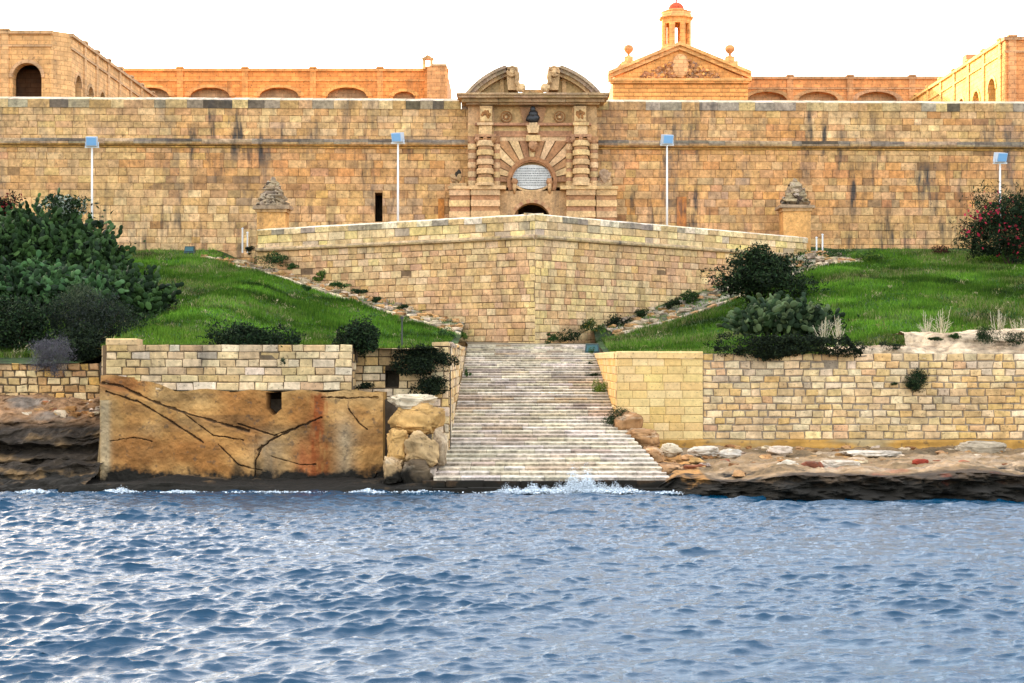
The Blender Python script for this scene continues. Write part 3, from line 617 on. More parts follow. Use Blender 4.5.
for i in range(NS):
    y0 = lerp(YA, YB, i / NS); y1 = lerp(YA, YB, (i + 1) / NS); z0 = lerp(ZA, ZB, i / NS); z1 = lerp(ZA, ZB, (i + 1) / NS); b = MB()
    xl, xr = stair_x(y0); x = xl; old = sst(.15, .5, i / NS)
    while x < xr - .02:
        w = random.uniform(.8, 2.2); w = w if xr - x - w > .4 else xr - x
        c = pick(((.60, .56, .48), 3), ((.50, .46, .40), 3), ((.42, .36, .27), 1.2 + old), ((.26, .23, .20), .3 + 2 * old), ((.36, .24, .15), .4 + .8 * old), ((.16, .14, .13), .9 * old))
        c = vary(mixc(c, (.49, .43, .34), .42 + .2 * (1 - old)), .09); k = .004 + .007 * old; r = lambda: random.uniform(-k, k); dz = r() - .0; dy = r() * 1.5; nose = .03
        zt0, zt1 = z1 + dz - .012, z1 + dz + .01
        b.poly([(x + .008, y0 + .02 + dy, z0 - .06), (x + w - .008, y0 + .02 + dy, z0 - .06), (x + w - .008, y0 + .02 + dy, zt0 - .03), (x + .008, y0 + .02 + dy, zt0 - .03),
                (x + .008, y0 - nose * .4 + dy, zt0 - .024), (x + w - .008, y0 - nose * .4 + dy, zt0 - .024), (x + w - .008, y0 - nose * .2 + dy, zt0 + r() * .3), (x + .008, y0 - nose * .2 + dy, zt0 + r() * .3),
                (x + w - .008, y1 + .1, zt1), (x + .008, y1 + .1, zt1)], [(0, 1, 2, 3), (3, 2, 5, 4), (4, 5, 6, 7), (7, 6, 8, 9), (0, 3, 4, 7, 9), (1, 8, 6, 5, 2)], [mixc(c, (.20, .17, .13), .4), c, c, c, c, c])  # riser face mixed darker to paint in its shade below the tread
        x += w
    b.face([(xl, y0 + .05, z0 - .3), (xr, y0 + .05, z0 - .3), (xr, y0 + .05, z1 - .035), (xl, y0 + .05, z1 - .035)], (.05, .04, .03))
    b.face([(xl, y0 + .05, z1 - .035), (xr, y0 + .05, z1 - .035), (xr, y1 + .05, z1 - .035), (xl, y1 + .05, z1 - .035)], (.05, .04, .03))
    b.build('step', 'step_stone', ST)
b = MB(); 
for (y, z0, z1, xa, xb) in ((60.75, .18, .42, -3.4, 6.6), (60.35, -.3, .18, -4.4, 7.6)):
    x = xa
    while x < xb:
        w = random.uniform(.7, 1.6); b.box(x, x + w - .02, y + random.uniform(-.05, .05), 61.6, z0 - .02, z1 - .005 + random.uniform(-.03, .01), vary((.07, .045, .028), .3), .02); x += w
b.build('plinth', 'shore_rock', ST)
b = MB()                                                    # sloping side kerb and flanking wall on the left
for i in range(9):
    y0, y1 = 61.8 + i * .95, 61.8 + (i + .97) * .95; za, zc = lerp(.7, 2.25, i / 9), lerp(.7, 2.25, (i + 1) / 9)
    xl = stair_x(y0)[0]
    b.hexa([(xl - .42, y0, za - .6), (xl - .0, y0, za - .6), (xl - .0, y1, zc - .6), (xl - .42, y1, zc - .6)], [(xl - .42, y0, za + .05), (xl - .0, y0, za + .05), (xl - .0, y1, zc + .05), (xl - .42, y1, zc + .05)], vary(mixc(PALE, GREY, .35), .15))
b.build('side_kerb', 'step_stone', ST)
FL = thing('flank_wall', 'crumbling blocks flanking the left side of the stairs', 'wall', (-3, 80, 3))
b = MB(); masonry(b, (-2.60, 65.9), (-2.72, 95.3), lambda u: .8 + .161 * u, 5.55, pal_old, ch=(.3, .4), bw=(.5, 1.), rough=.05, jit=.03, gap=.1, joint=.04, thick=.7)
masonry(b, (-3.35, 65.86), (-2.6, 65.86), .5, 5.55, pal_old, ch=(.3, .4), bw=(.3, .6), rough=.02, jit=.03, thick=.3)
coping(b, (-2.60, 65.9), (-2.72, 95.3), 5.55, .12, .05, .7, .03, lambda u, t: vary(pick((BEIGE, 1), (PALE, 1), (GREY, 1)), .15), jit=.05)
b.build('wall', 'pale_stone', FL)

# ---------------------------------------------------------------- right harbour wall
RW = thing('harbour_wall', 'right harbour wall with neat new yellow blocks beside old rubble masonry', 'wall', (15, 72, 1))
xw0, xw1 = 4.72, (703 - 512) * 72 / F; NEWC = lambda u, z: vary(pick(((.58, .47, .24), 3), ((.62, .51, .29), 2), ((.55, .42, .20), 1.2)), .05)
b = MB(); masonry(b, (xw0, 72), (xw1, 72), 1.0, 5.08, NEWC, ch=(.36, .37), bw=(.62, .95), joint=.018, depth=.03, rough=.006, jit=.003, mortar=(.3, .24, .13), thick=1.)
masonry(b, (4.74, 94.6), (4.72, 72.08), lambda u: 5.3 - .17 * u, 5.08, lambda u, z: vary(pick(((.60, .40, .17), 3), ((.60, .47, .26), 2)), .07), ch=(.36, .37), bw=(.62, .95), joint=.02, depth=.03, rough=.01, jit=.003, mortar=(.3, .22, .12), thick=.6)
b.build('new_masonry', 'new_stone', RW)
b = MB(); coping(b, (xw0 - .03, 72), (xw1, 72), 5.08, .26, .07, .9, .0, lambda u, t: vary((.60, .47, .25), .06), bw=(1.2, 2.2), jit=.004)
coping(b, (4.76, 94.6), (4.72, 72.95), 5.08, .26, .07, .6, .0, lambda u, t: vary((.60, .47, .27), .06), bw=(1.2, 2.), jit=.004); b.build('coping', 'new_stone', RW)
def pal_rub(u, z):
    c = pick((CREAM, 3), (BEIGE, 3), (PALE, 1), (GOLD, .8), (PINK, .5)); 
    if u > 11.5 and z < 4.2 and random.random() < .5: c = GOLD
    if ns(u * .6, z * .6, 3) > .28: c = pick(((.38,.34,.28), 2), (BEIGE, 1))
    return vary(mixc(c, (.54, .43, .26), .4), .09)
b = MB(); masonry(b, (xw1, 72.05), (48, 72.05), 1.35, 5.3, pal_rub, ch=(.28, .36), bw=(.38, .85), joint=.055, depth=.05, rough=.025, jit=.035, mortar=(.24, .21, .17), gap=.025, thick=1.); b.build('old_masonry', 'pale_stone', RW)
n = 260; xs = np.linspace(5., 48, n); zs = np.linspace(.4, 1, 14)
P = np.array([[(x, 71.86 - .1 * (1 - t) - .06 * ns(x * .8, t * 4) + (.25 if t > .93 else 0) * (t - .93) * 10, .6 + (1.42 + .07 * ns(x * .5, 2) - .6) * t) for x in xs] for t in np.linspace(0, 1, 14)])
nn = vnoise(P[..., 0] * .6, P[..., 2] * 2, seed=44); C = mixn((.48, .29, .09), (.36, .30, .20), np.clip(nn * 1.5, 0, 1)); grid('rock_plinth', P, C, 'quarried_rock', RW)
# right shore shelf
def shelf():
    xs = np.arange(5.4, 48, .12); T = np.concatenate([np.linspace(0, .42, 44), np.linspace(.43, 1, 60)]); X, TT = np.meshgrid(xs, T)
    front = 57.3 + .55 * vnoise(X * .25, X * 0, seed=3) + .35 * vnoise(X * .9, X * 0, seed=5) + np.clip((9.5 - X) / 4, 0, 1) * 2.6 - np.clip((X - 17) / 8, 0, 1) * .6
    cliff = TT < .42; tc = np.clip(TT / .42, 0, 1); ts = np.clip((TT - .42) / .58, 0, 1)
    ztop = .62 + .10 * vnoise(X * .4, X * 0, seed=8) + np.clip((X - 8) / 8, 0, .25)
    Z = np.where(cliff, -.5 + (ztop + .5) * tc, ztop + (1.08 - ztop) * ts); Y = np.where(cliff, front + .5 * np.abs(tc) ** 2, front + .5 + (72.2 - front - .5) * ts)
    Y = Y + np.where(cliff, .5 * vnoise(X * .8, Z * 4, seed=11) + .34 * vnoise(X * 2.4, Z * 6, seed=12) + .14 * vnoise(X * 7, Z * 12, seed=42), 0) * 1.
    Z = Z + np.where(cliff, 0, 1) * (.13 * vnoise(X * .6, Y * .7, seed=13) + .09 * vnoise(X * 2.5, Y * 2.5, seed=14) + .05 * vnoise(X * 6, Y * 6, seed=15)) * np.clip(ts * 6, .3, 1)
    low = np.clip((X - 17.5) / 2, 0, 1) * np.clip((62 - Y) / 2, 0, 1) * .25; Z = Z - low * ~cliff
    left = np.clip((6.2 - X) / .8, 0, 1); Z = Z - left * np.clip((70 - Y) / 4, 0, 1) * .5
    n = vnoise(X * .7, Y * .9, seed=15); c = mixn((.25, .175, .10), (.12, .09, .055), np.clip(n * 1.4, 0, 1)); c = c * (1 - np.clip(-n, 0, .5)[..., None]) + np.array((.40, .34, .28)) * np.clip(-n, 0, .5)[..., None]
    dark = np.clip((front + 1.7 + .8 * vnoise(X * .6, Y * 0, seed=19) + 1.4 * np.clip((X - 15) / 5, 0, 1) - Y) / .7, 0, 1) * np.clip((X - 6.8) / .8, 0, 1); c = c * (1 - dark[..., None] * .93) + np.array((.028, .020, .014)) * (1 + 1.8 * np.clip(vnoise(X * 2.5, Y * 2, Z * 6, seed=52), 0, 1))[..., None] * dark[..., None] * .93
    c = np.where(((X < 7.3) & (Y < 71))[..., None], np.array((.40, .22, .08)) * (1 + .35 * n[..., None]), c)
    rust = np.clip((vnoise(X * .9, Y * .9, seed=23) - .45) * 4, 0, 1) * (X > 12) * (X < 22) * (Y < 60.5) * (Z > .45) * .6; c = c * (1 - rust[..., None] * .7) + np.array((.20, .035, .02)) * rust[..., None] * .7
    P = np.stack([X, Y, Z], -1); grid('rock_shelf', P, np.clip(c, .008, .8), 'boulder_rock', kind='structure', smooth=False)
shelf()
# rock between the stair flare and the new wall
# ---------------------------------------------------------------- gate
GD = 117.0; GK = GD / F
GT = thing('gatehouse', 'ornate banded stone gateway with broken curved pediment', 'gate', (1.53, GD, 13))
gx = lambda px: (px - 512) * GK
gz = lambda py: EYE + (HY - py) * GK
STN = (.44, .32, .20); STR = (.36, .22, .14); STP = (.53, .41, .27)
def gbox(b, p0, p1, q0, q1, y0, y1, col, j=.01): b.box(gx(p0), gx(p1), y0, y1, gz(q1), gz(q0), vary(col, .1), j)
CX = 533.
b = MB()                                             # body with the arched doorway left open
def ring(mb, cx, cz, r0, r1, a0, a1, y0, y1, col, n=24, sx=1.):
    for i in range(n):
        t0, t1 = lerp(a0, a1, i / n), lerp(a0, a1, (i + 1) / n); c = col(i) if callable(col) else col
        q = [(cx + sx * r * math.cos(t), cz + r * math.sin(t)) for r, t in ((r0, t0), (r1, t0), (r1, t1), (r0, t1))]; mb.prism(q, y0, y1, c)
def arch_fill(mb, x0, x1, cx, cz, r, ztop, y0, y1, col, zb, n=16, sx=1.):
    """solid between x0..x1 and zb..ztop with a round-headed opening of radius r"""
    if x0 < cx - r * sx: mb.box(x0, cx - r * sx, y0, y1, zb, ztop, col)
    if x1 > cx + r * sx: mb.box(cx + r * sx, x1, y0, y1, zb, ztop, col)
    for i in range(n):
        t0, t1 = math.pi * (1 - i / n), math.pi * (1 - (i + 1) / n); xa, xb = cx + sx * r * math.cos(t0), cx + sx * r * math.cos(t1)
        mb.prism([(xa, cz + r * math.sin(t0)), (xb, cz + r * math.sin(t1)), (xb, ztop), (xa, ztop)], y0, y1, col)
arch_fill(b, gx(494), gx(572), gx(532), gz(222), 19 * GK, gz(191), GD - .15, GD + 1.3, STN, 13.0)
for (p0, p1) in ((468, 494), (572, 597)): gbox(b, p0, p1, 125, 240, GD - .1, GD + 1.2, STN)
gbox(b, 494, 572, 96, 187, GD + .25, GD + 1.2, STN); gbox(b, 468, 494, 96, 125, GD + .1, GD + 1.2, STN); gbox(b, 572, 597, 96, 125, GD + .1, GD + 1.2, STN)
b.build('wall', 'carved_stone', GT)
b = MB(); dark_room(b, gx(508), gx(556), GD + 1.2, 13, gz(198), 3., (.05, .04, .03)); b.build('doorway', 'carved_stone', GT)
b = MB(); ring(b, gx(532), gz(222), 19 * GK, 22.5 * GK, .0, math.pi, GD - .24, GD + .1, lambda i: vary(STR if i % 2 else STN, .08), n=17); b.build('door_arch', 'carved_stone', GT)
vo = MB(); cz = gz(182)
NV = 15
for i in range(NV):
    a0, a1 = math.pi * i / NV + .012, math.pi * (i + 1) / NV - .012; ro = 45 * GK
    def lim(a): return min(ro * 1.3, (gz(141) - cz) / max(.01, math.sin(a)), (37.5 * GK) / max(.01, abs(math.cos(a))))
    q = [(gx(532) + r * math.cos(a), cz + r * math.sin(a)) for r, a in ((24.5 * GK, a0), (lim(a0), a0), (lim(a1), a1), (24.5 * GK, a1))]
    vo.prism(q, GD - (.10 if i % 2 else .02), GD + .3, vary(STR if i % 2 == 0 else STP, .1))
vo.build('radiating_voussoirs', 'carved_stone', GT)
b = MB()
for (r0, r1, y) in ((21.5, 25, .22), (20, 22, .12)): ring(b, gx(532), gz(182), r0 * GK, r1 * GK, -.12 * math.pi, 1.12 * math.pi, GD - y, GD + .2, (.30, .17, .10))
b.build('lunette_moulding', 'carved_stone', GT)
pl = MB(); V = [(gx(532) + 20.5 * GK * math.cos(2 * math.pi * k / 32), gz(177) + 12.2 * GK * math.sin(2 * math.pi * k / 32)) for k in range(32)]
pl.prism(V, GD + .02, GD + .3, (.50, .56, .64)); PQ = pl.build('inscribed_plaque', 'new_stone', GT)
b = MB(); random.seed(5)
for r in range(8):                                    # worn lines of the inscription
    z = 8.4 - r * 2.35; hw = 18.3 * math.sqrt(max(.05, 1 - (z / 12.2) ** 2)); x = -hw
    while x < hw:
        w = random.uniform(.5, 1.5); b.box(gx(532 + x), gx(532 + x + w * .8), GD + .0, GD + .03, gz(177 - z) - .035, gz(177 - z) + .03, (.10, .12, .15)); x += w + .35
b.build('lettering', 'new_stone', PQ)
b = MB()
for k in range(20):                                  # carved frame hanging below the plaque
    t0, t1 = math.pi + math.pi * k / 20, math.pi + math.pi * (k + 1) / 20
    b.prism([(gx(532) + r * 1.5 * math.cos(t), gz(178) + r * math.sin(t)) for r, t in ((12.3 * GK, t0), (14.3 * GK, t0), (14.3 * GK, t1), (12.3 * GK, t1))], GD - .12, GD + .1, vary(STP, .06))
b.build('plaque_frame', 'carved_stone', GT)
for px in (514.5, 549.5):
    b = MB(); b.blob((gx(px), GD - .2, gz(182)), (.24, .2, .26), STR, seed=px, n=12); b.tube([(gx(px), GD - .2, gz(183)), (gx(px), GD - .3, gz(188)), (gx(px), GD - .15, gz(194))], [.13, .17, .05], STN); b.build('scroll_bracket', 'carved_stone', GT, smooth=True)
for s in (0, 1):
    m = lambda p: p if s == 0 else 2 * CX - p
    def mb_(b, p0, p1, *a, **k): gbox(b, min(m(p0), m(p1)), max(m(p0), m(p1)), *a, **k)
    # pedestals with bands
    b = MB(); z = 187.
    mb_(b, 448.5, 470, 187, 190, GD - .75, GD + .8, STP); mb_(b, 470, 506, 187, 190.5, GD - 1.0, GD + .3, STP)
    k = 0
    while z < 240:
        c = STP if k % 2 == 0 else STR; e = .0 if k % 2 == 0 else .12; q = 6.2 if k % 2 == 0 else 4.8
        mb_(b, 449.5 + e * 6, 470, 190 + (z - 187), 190 + (z - 187) + q, GD - .62 + e, GD + .8, c); mb_(b, 471 + e * 6, 500 - e * 6, 190 + (z - 187), 190 + (z - 187) + q, GD - .85 + e, GD + .3, c); z += q; k += 1
    b.build('pedestal', 'carved_stone', GT)
    # banded column and half columns
    for (pc, r, yy) in ((485.2, 8.2, -.55), (472.6, 4.6, -.2), (496.5, 3.6, -.1)):
        b = MB(); q = 187.; k = 0
        if r > 8: b.lathe(gx(m(pc)), GD + yy, [(r * 1.25 * GK, gz(187)), (r * 1.25 * GK, gz(185)), (r * 1.05 * GK, gz(184))], STP, 20); q = 184.5
        while q > 144:
            hh = 5.6 if k % 2 == 0 else 3.6; rr = r * (1.04 if k % 2 == 0 else .86) * GK; c = vary(STP if k % 2 == 0 else STR, .08)
            b.lathe(gx(m(pc)), GD + yy, [(rr * .93, gz(q)), (rr, gz(q - .6)), (rr, gz(q - hh + .6)), (rr * .93, gz(q - hh))], c, 18); q -= hh; k += 1
        b.build('column', 'carved_stone', GT, smooth=False)
    b = MB()                                         # capital
    mb_(b, 475, 496, 136, 138.5, GD - .95, GD + .3, STR); mb_(b, 477, 494, 143, 144.5, GD - .85, GD + .3, STR)
    for px in (477.5, 485.5, 493.5): b.blob((gx(m(px)), GD - .85, gz(140.5)), (.2, .16, .2), vary(STR, .15), seed=px, amp=.25)
    for px in (481.5, 489.5): b.blob((gx(m(px)), GD - .85, gz(141.5)), (.18, .12, .14), vary(BROWN, .15), seed=px, amp=.25)
    mb_(b, 468, 478, 137, 143, GD - .45, GD + .3, STR, j=.03); mb_(b, 494, 500, 137, 143, GD - .35, GD + .3, STR, j=.03); b.build('capital', 'carved_stone', GT)
    b = MB(); mb_(b, 479, 492, 126, 136, GD - .6, GD + .3, STP); mb_(b, 477.5, 493.5, 124, 126.5, GD - .75, GD + .3, STP); mb_(b, 480, 492.5, 107, 124, GD - .5, GD + .3, STN); b.build('frieze_block', 'carved_stone', GT)
    b = MB(); mb_(b, 480.6, 491.9, 109.5, 122, GD - .56, GD - .4, STP)
    for j_ in range(14): a = random.uniform(0, 6.28); rr = random.uniform(1, 4.4); b.blob((gx(m(486.3) + rr * math.cos(a)), GD - .57, gz(115.8 + rr * math.sin(a))), (.1, .06, .13), vary(BROWN, .3), n=6, m=4)
    b.build('carved_panel', 'carved_stone', GT)
    b = MB(); px = 506.3; ring(b, gx(m(px)), gz(116.5), 4.6 * GK, 5.8 * GK, 0, 2 * math.pi, GD + .02, GD + .3, BROWN, n=18); ring(b, gx(m(px)), gz(116.5), .1 * GK, 4.6 * GK, 0, 2 * math.pi, GD + .12, GD + .3, STP, n=18)
    for j_ in range(9): a = j_ * .7; b.blob((gx(m(px) + 2.6 * math.cos(a)), GD + .1, gz(116.5 + 2.6 * math.sin(a))), (.1, .05, .1), vary(BROWN, .3), n=6, m=4)
    b.build('medallion', 'carved_stone', GT)
    # broken pediment: curved cornice, infill, scroll
    b = MB(); ccx, ccz, R_ = gx(CX), gz(96 + 54.3), 87 * GK; sg = -1 if s == 0 else 1
    a0, a1 = math.acos(68 / 87.), math.acos(27 / 87.)
    for (r0, r1, y0) in ((.965, 1.0, 1.15), (.925, .965, .95), (.885, .925, .7)):
        for i in range(12):
            t0, t1 = lerp(a0, a1, i / 12), lerp(a0, a1, (i + 1) / 12 - .002)
            b.prism([(ccx + sg * R_ * r * math.cos(t), ccz + R_ * r * math.sin(t)) for r, t in ((r0, t0), (r1, t0), (r1, t1), (r0, t1))], GD - y0, GD + 1.2, vary((.33, .27, .22) if r0 > .9 else STN, .1))
    b.build('curved_cornice', 'carved_stone', GT)
    b = MB(); pts = [(ccx + sg * R_ * .9 * math.cos(t), ccz + R_ * .9 * math.sin(t)) for t in np.linspace(a0 + .08, a1, 10)]
    b.prism([(pts[0][0], gz(96))] + pts + [(gx(m(515)), gz(76)), (gx(m(519)), gz(96))], GD - .15, GD + 1., (.42, .32, .18))
    mb_(b, 500, 504, 78, 96, GD - .3, GD + .6, STN); b.build('pediment_infill', 'carved_stone', GT)
    b = MB()
    def sc(pts_, r_): b.tube([(gx(m(p)), GD - 1.1, gz(q)) for p, q in pts_], [r_ * GK * k for k in np.linspace(1, .8, len(pts_))], STN, 8)
    sp = [(512 + (1.2 + 4.2 * t / 12) * math.cos(t), 74.5 + (1.2 + 4.2 * t / 12) * math.sin(t)) for t in np.linspace(0, 12, 26)]; sc(sp, 1.5)
    sc([(516.5, 75), (517.5, 80), (516.5, 85), (519.5, 90), (523, 92)], 2.6); b.blob((gx(m(521)), GD - 1., gz(90)), (.34, .3, .34), STP, seed=3); b.blob((gx(m(512)), GD - 1.1, gz(74.5)), (.2, .16, .2), STP, seed=4); b.prism([(gx(m(p)), gz(q)) for p, q in ((506, 70), (518, 70), (519, 84), (522, 92), (508, 92))][:: (1 if s == 0 else -1)], GD - .95, GD - .2, STN)
    mb_(b, 503, 518, 68.6, 71, GD - .9, GD + .8, (.33, .28, .23)); b.build('scroll', 'carved_stone', GT, smooth=False)
b = MB()
gbox(b, 477, 589, 131, 136.5, GD - .05, GD + .4, STR); gbox(b, 494, 572, 136, 141, GD + .05, GD + .4, STP); gbox(b, 475, 591, 123.5, 126, GD - .35, GD + .4, STR); gbox(b, 494, 572, 126, 131, GD + .05, GD + .4, STP)
b.build('architrave', 'carved_stone', GT)
b = MB()
for (p0, q0, q1, y) in ((466.5, 103.5, 105.5, .5), (462, 100, 103.5, .8), (459, 97.5, 100, 1.15), (457, 95.5, 97.5, 1.3)):
    x = p0
    while x < 2 * CX - p0: w = random.uniform(12, 22); x2 = min(x + w, 2 * CX - p0); gbox(b, x, x2 - .2, q0, q1, GD - y, GD + 1.2, mixc(STN, GREY, .35), j=.012); x = x2
b.build('cornice', 'carved_stone', GT)
b = MB(); gbox(b, 522.5, 543.5, 90, 96, GD - .3, GD + .8, STN); b.build('central_block', 'carved_stone', GT)
b = MB(); b.prism([(gx(519.5), gz(106.5)), (gx(546.5), gz(106.5)), (gx(542.5), gz(122.5)), (gx(523.5), gz(122.5))], GD + .1, GD + .4, STR)
b.build('bust_niche', 'carved_stone', GT)
b = MB(); b.prism([(gx(526.5), gz(126)), (gx(528), gz(134)), (gx(538), gz(134)), (gx(539.5), gz(126))][::-1], GD - .6, GD + .3, STP); gbox(b, 526, 540, 136, 142, GD - .5, GD + .3, STP); gbox(b, 529, 537, 123.5, 126.5, GD - .5, GD + .3, STP)
b.blob((gx(533), GD - .3, gz(146)), (.36, .3, .42), STR, seed=8); b.build('bust_bracket', 'carved_stone', GT)
b = MB(); b.blob((gx(533), GD - .3, gz(119)), (.50, .26, .36), (.012, .01, .009), seed=1, amp=.12, n=14, m=9); b.blob((gx(533), GD - .3, gz(114.8)), (.34, .24, .34), (.012, .01, .009), seed=2, n=14, m=9)
b.blob((gx(532.8), GD - .34, gz(110.2)), (.2, .2, .25), (.012, .01, .009), seed=3, amp=.08, n=14, m=10); b.tube([(gx(532.8), GD - .3, gz(116)), (gx(532.8), GD - .32, gz(109))], [.16, .12], (.012, .01, .009))
tag(b.build('bust', 'dark_bronze', None, smooth=True, loc=(gx(533), GD - .3, gz(123.5))), 'black bronze bust set over the arch of the gateway', 'statue')
def trophy(name, px, q, hgt, dark, lab):
    b = MB(); random.seed(int(px)); c0 = (.03, .028, .025) if dark else (.30, .23, .18)
    b.blob((gx(px), GD - .2, gz(q)), (.42 if not dark else .25, .3, hgt * .5), c0, seed=px, amp=.3, n=12, m=9)
    for i in range(9):
        a = random.uniform(0, 3.14); b.blob((gx(px + random.uniform(-6, 6)), GD - .3, gz(q + random.uniform(0, 6))), (random.uniform(.12, .25),) * 3, vary(mixc(c0, STN, .7), .2), seed=i, amp=.3, n=7, m=5)
    b.box(gx(px - 8), gx(px + 8), GD - .5, GD + .3, gz(187.2), gz(183.5), vary(mixc(STN, GREY, .4)), .03); tag(b.build(name, 'carved_stone', None, loc=(gx(px), GD - .2, gz(187))), lab, 'statue')
trophy('carved_figure', 458.5, 177, 1., True, 'small blackened stone figure on the ledge left of the gateway'); trophy('carved_figure', 604, 178, 1.2, False, 'worn carved stone trophy on the ledge right of the gateway')

# carved trophies on the bastion shoulders
def finial(px, D, ztop, lab):
    x = (px - 512) * D / F; T = thing('carved_finial', lab, 'finial', (x, D, 12.9), 'carved finials on the bastion shoulders'); random.seed(int(px))
    b = MB(); b.box(x - .98, x + .98, D - .9, D + .9, 12.9, ztop - .35, (.56, .33, .13), .02); b.box(x - 1.08, x + 1.08, D - 1., D + 1., ztop - .35, ztop - .12, TAN, .02); b.box(x - 1.25, x + 1.25, D - 1.15, D + 1.15, ztop - .12, ztop + .1, mixc(GREY, TAN, .3), .05); b.build('pedestal', 'pale_stone', T)
    b = MB(); N_ = 7
    for i in range(N_):
        t = i / N_; w = lerp(1.02, .25, t ** 1.2); z = ztop + .1 + t * 1.65
        b.blob((x, D, z + .14), (w, w, .22), vary(mixc(GREY, (.33, .29, .25), t), .15), n=14, m=5, amp=.22, sq=.8, seed=px + i)
    for i in range(40):
        t = random.random(); w = lerp(1.02, .28, t); a = random.uniform(math.pi, 2 * math.pi) if i % 3 else random.uniform(0, 6.28)
        b.blob((x + w * math.cos(a), D + w * math.sin(a), ztop + .15 + t * 1.6), (random.uniform(.1, .28), random.uniform(.1, .2), random.uniform(.1, .24)), vary(pick((GREY, 2), (DARK, 1.5), ((.34, .31, .28), 2)), .2), n=7, m=5, amp=.3, seed=i)
    b.blob((x, D, ztop + 1.85), (.2, .2, .3), GREY, seed=px); b.build('carving', 'carved_stone', T)
finial(273, 110.6, 15.5, 'grey weathered carved trophy on orange pedestal, left bastion shoulder'); finial(795, 116.5, 16.1, 'grey weathered carved trophy on cream pedestal, right bastion shoulder')

# ---------------------------------------------------------------- floodlight masts
def mast(px, D, py_top, lab, turn):
    x = (px - 512) * D / F; zt = EYE + (HY - py_top) * D / F; zg = 12.8
    T = thing('floodlight_mast', lab, 'floodlight', (x, D, zg), 'floodlight masts in front of the rampart')
    b = MB(); b.tube([(x, D, zg - .3), (x, D, zt - .7)], [.095, .065], (.70, .66, .60), 10); b.build('pole', 'paint', T, smooth=True)
    b = MB(); b.box(x - .5, x + .5, D - .06, D + .06, zt - .78, zt - .68, (.6, .57, .52)); b.build('crossarm', 'paint', T)
    b = MB(); c = (.50, .56, .62); ca, sa = math.cos(turn), math.sin(turn)
    pr = [(-.42, -.66), (.42, -.66), (.5, 0), (-.5, 0)]
    def Q_(u, v, z): return (x + u * ca - v * sa, D + u * sa + v * ca, zt + z)
    b.hexa([Q_(-.38, -.2, -.68), Q_(.38, -.2, -.68), Q_(.38, .32, -.6), Q_(-.38, .32, -.6)], [Q_(-.38, -.42, -.05), Q_(.38, -.42, -.05), Q_(.38, .18, .06), Q_(-.38, .18, .06)], c)
    hd = b.build('lamp_housing', 'paint', T)
    b = MB(); b.hexa([Q_(-.33, -.26, -.62), Q_(.33, -.26, -.62), Q_(.33, -.2, -.62), Q_(-.33, -.2, -.62)], [Q_(-.33, -.455, -.1), Q_(.33, -.455, -.1), Q_(.33, -.4, -.1), Q_(-.33, -.4, -.1)], (.22, .42, .66)); b.build('glass', 'paint', hd)
    b = MB(); b.tube([Q_(-.45, .0, -.72), Q_(-.46, -.0, -.35)], [.03, .03], c, 5); b.build('bracket', 'paint', T)
    b = MB(); b.tube([Q_(.45, .0, -.72), Q_(.46, -.0, -.35)], [.03, .03], c, 5); b.build('bracket', 'paint', T)
mast(92, 114.5, 137, 'blue-grey floodlight on thin pole above the prickly pear clump', .1)
mast(398, 115.5, 133, 'blue-grey floodlight on white pole left of the gateway', -.35)
mast(667, 116, 135, 'blue-grey floodlight on white pole right of the gateway', .2)
mast(1000, 114.8, 153, 'blue-grey floodlight on short pole behind the red-flowering oleander', .25)

# ---------------------------------------------------------------- barracks behind the rampart
BO = (.56, .29, .11); BO2 = (.50, .33, .17); BT = (.48, .35, .21)
def facade(T, x0, x1, y, z0, z1, arches, col, trim, pil, ang=None, depth=5., cs=.9, arc_flat=1.):
    """arcaded front; arches: (centre x, springing z, half width). ang: None = facing -Y, else (ox, oy, dirx, diry) local frame"""
    start = {}
    parts = {}
    b = MB(); xs_ = x0; arches = sorted(arches)
    for i, (cx, cz_, hw) in enumerate(arches):
        nx = (cx + arches[i + 1][0]) / 2 if i + 1 < len(arches) else x1
        if hw > 0: arch_fill(b, xs_, nx, cx, cz_, hw * arc_flat, z1, y, y + 1., col, z0, sx=1 / arc_flat)
        else: b.box(xs_, nx, y, y + 1., z0, z1, col)
        xs_ = nx
    if not arches: b.box(x0, x1, y, y + 1., z0, z1, col)
    parts['wall'] = b
    out = [('wall', parts['wall'])]
    for (cx, cz_, hw) in arches:
        if hw > 0:
            b = MB(); dark_room(b, cx - hw * 1.25, cx + hw * 1.25, y + 1., z0, cz_ + hw * arc_flat + .3, depth, (.06, .035, .02)); out.append(('arcade_recess', b))  # walls coloured near-black to deepen the shade inside
            b = MB(); ring(b, cx, cz_, hw * arc_flat, hw * arc_flat + .3, 0, math.pi, y - .08, y + .2, vary(trim, .05), n=14, sx=(hw * 1. + .15) / (hw * arc_flat + .15)); out.append(('arch_ring', b))
    b = MB(); b.box(x0 - .15, x1 + .15, y - .22, y + 1.3, z1 - .02, z1 + .28, trim, .0); b.box(x0 - .1, x1 + .1, y - .14, y, z1 - 1.15, z1 - .95, trim); out.append(('cornice', b))
    for px in pil: b = MB(); out.append(('pilaster', b)); b.box(px - .35, px + .35, y - .13, y, z0, z1 - .02, mixc(col, trim, .5)); b.box(px - .4, px + .4, y - .3, y + .3, z1 + .28, z1 + .45, trim)
    for k, m_ in out:
        if not m_.v: continue
        if ang: ox, oy, dx, dy = ang; m_.v = [(ox + u * dx - (v) * dy, oy + u * dy + v * dx, z) for u, v, z in m_.v]
        m_.build(k, 'barracks_stone', T)
aD = lambda px, D: (px - 512) * D / F
zD = lambda py, D: EYE + (HY - py) * D / F
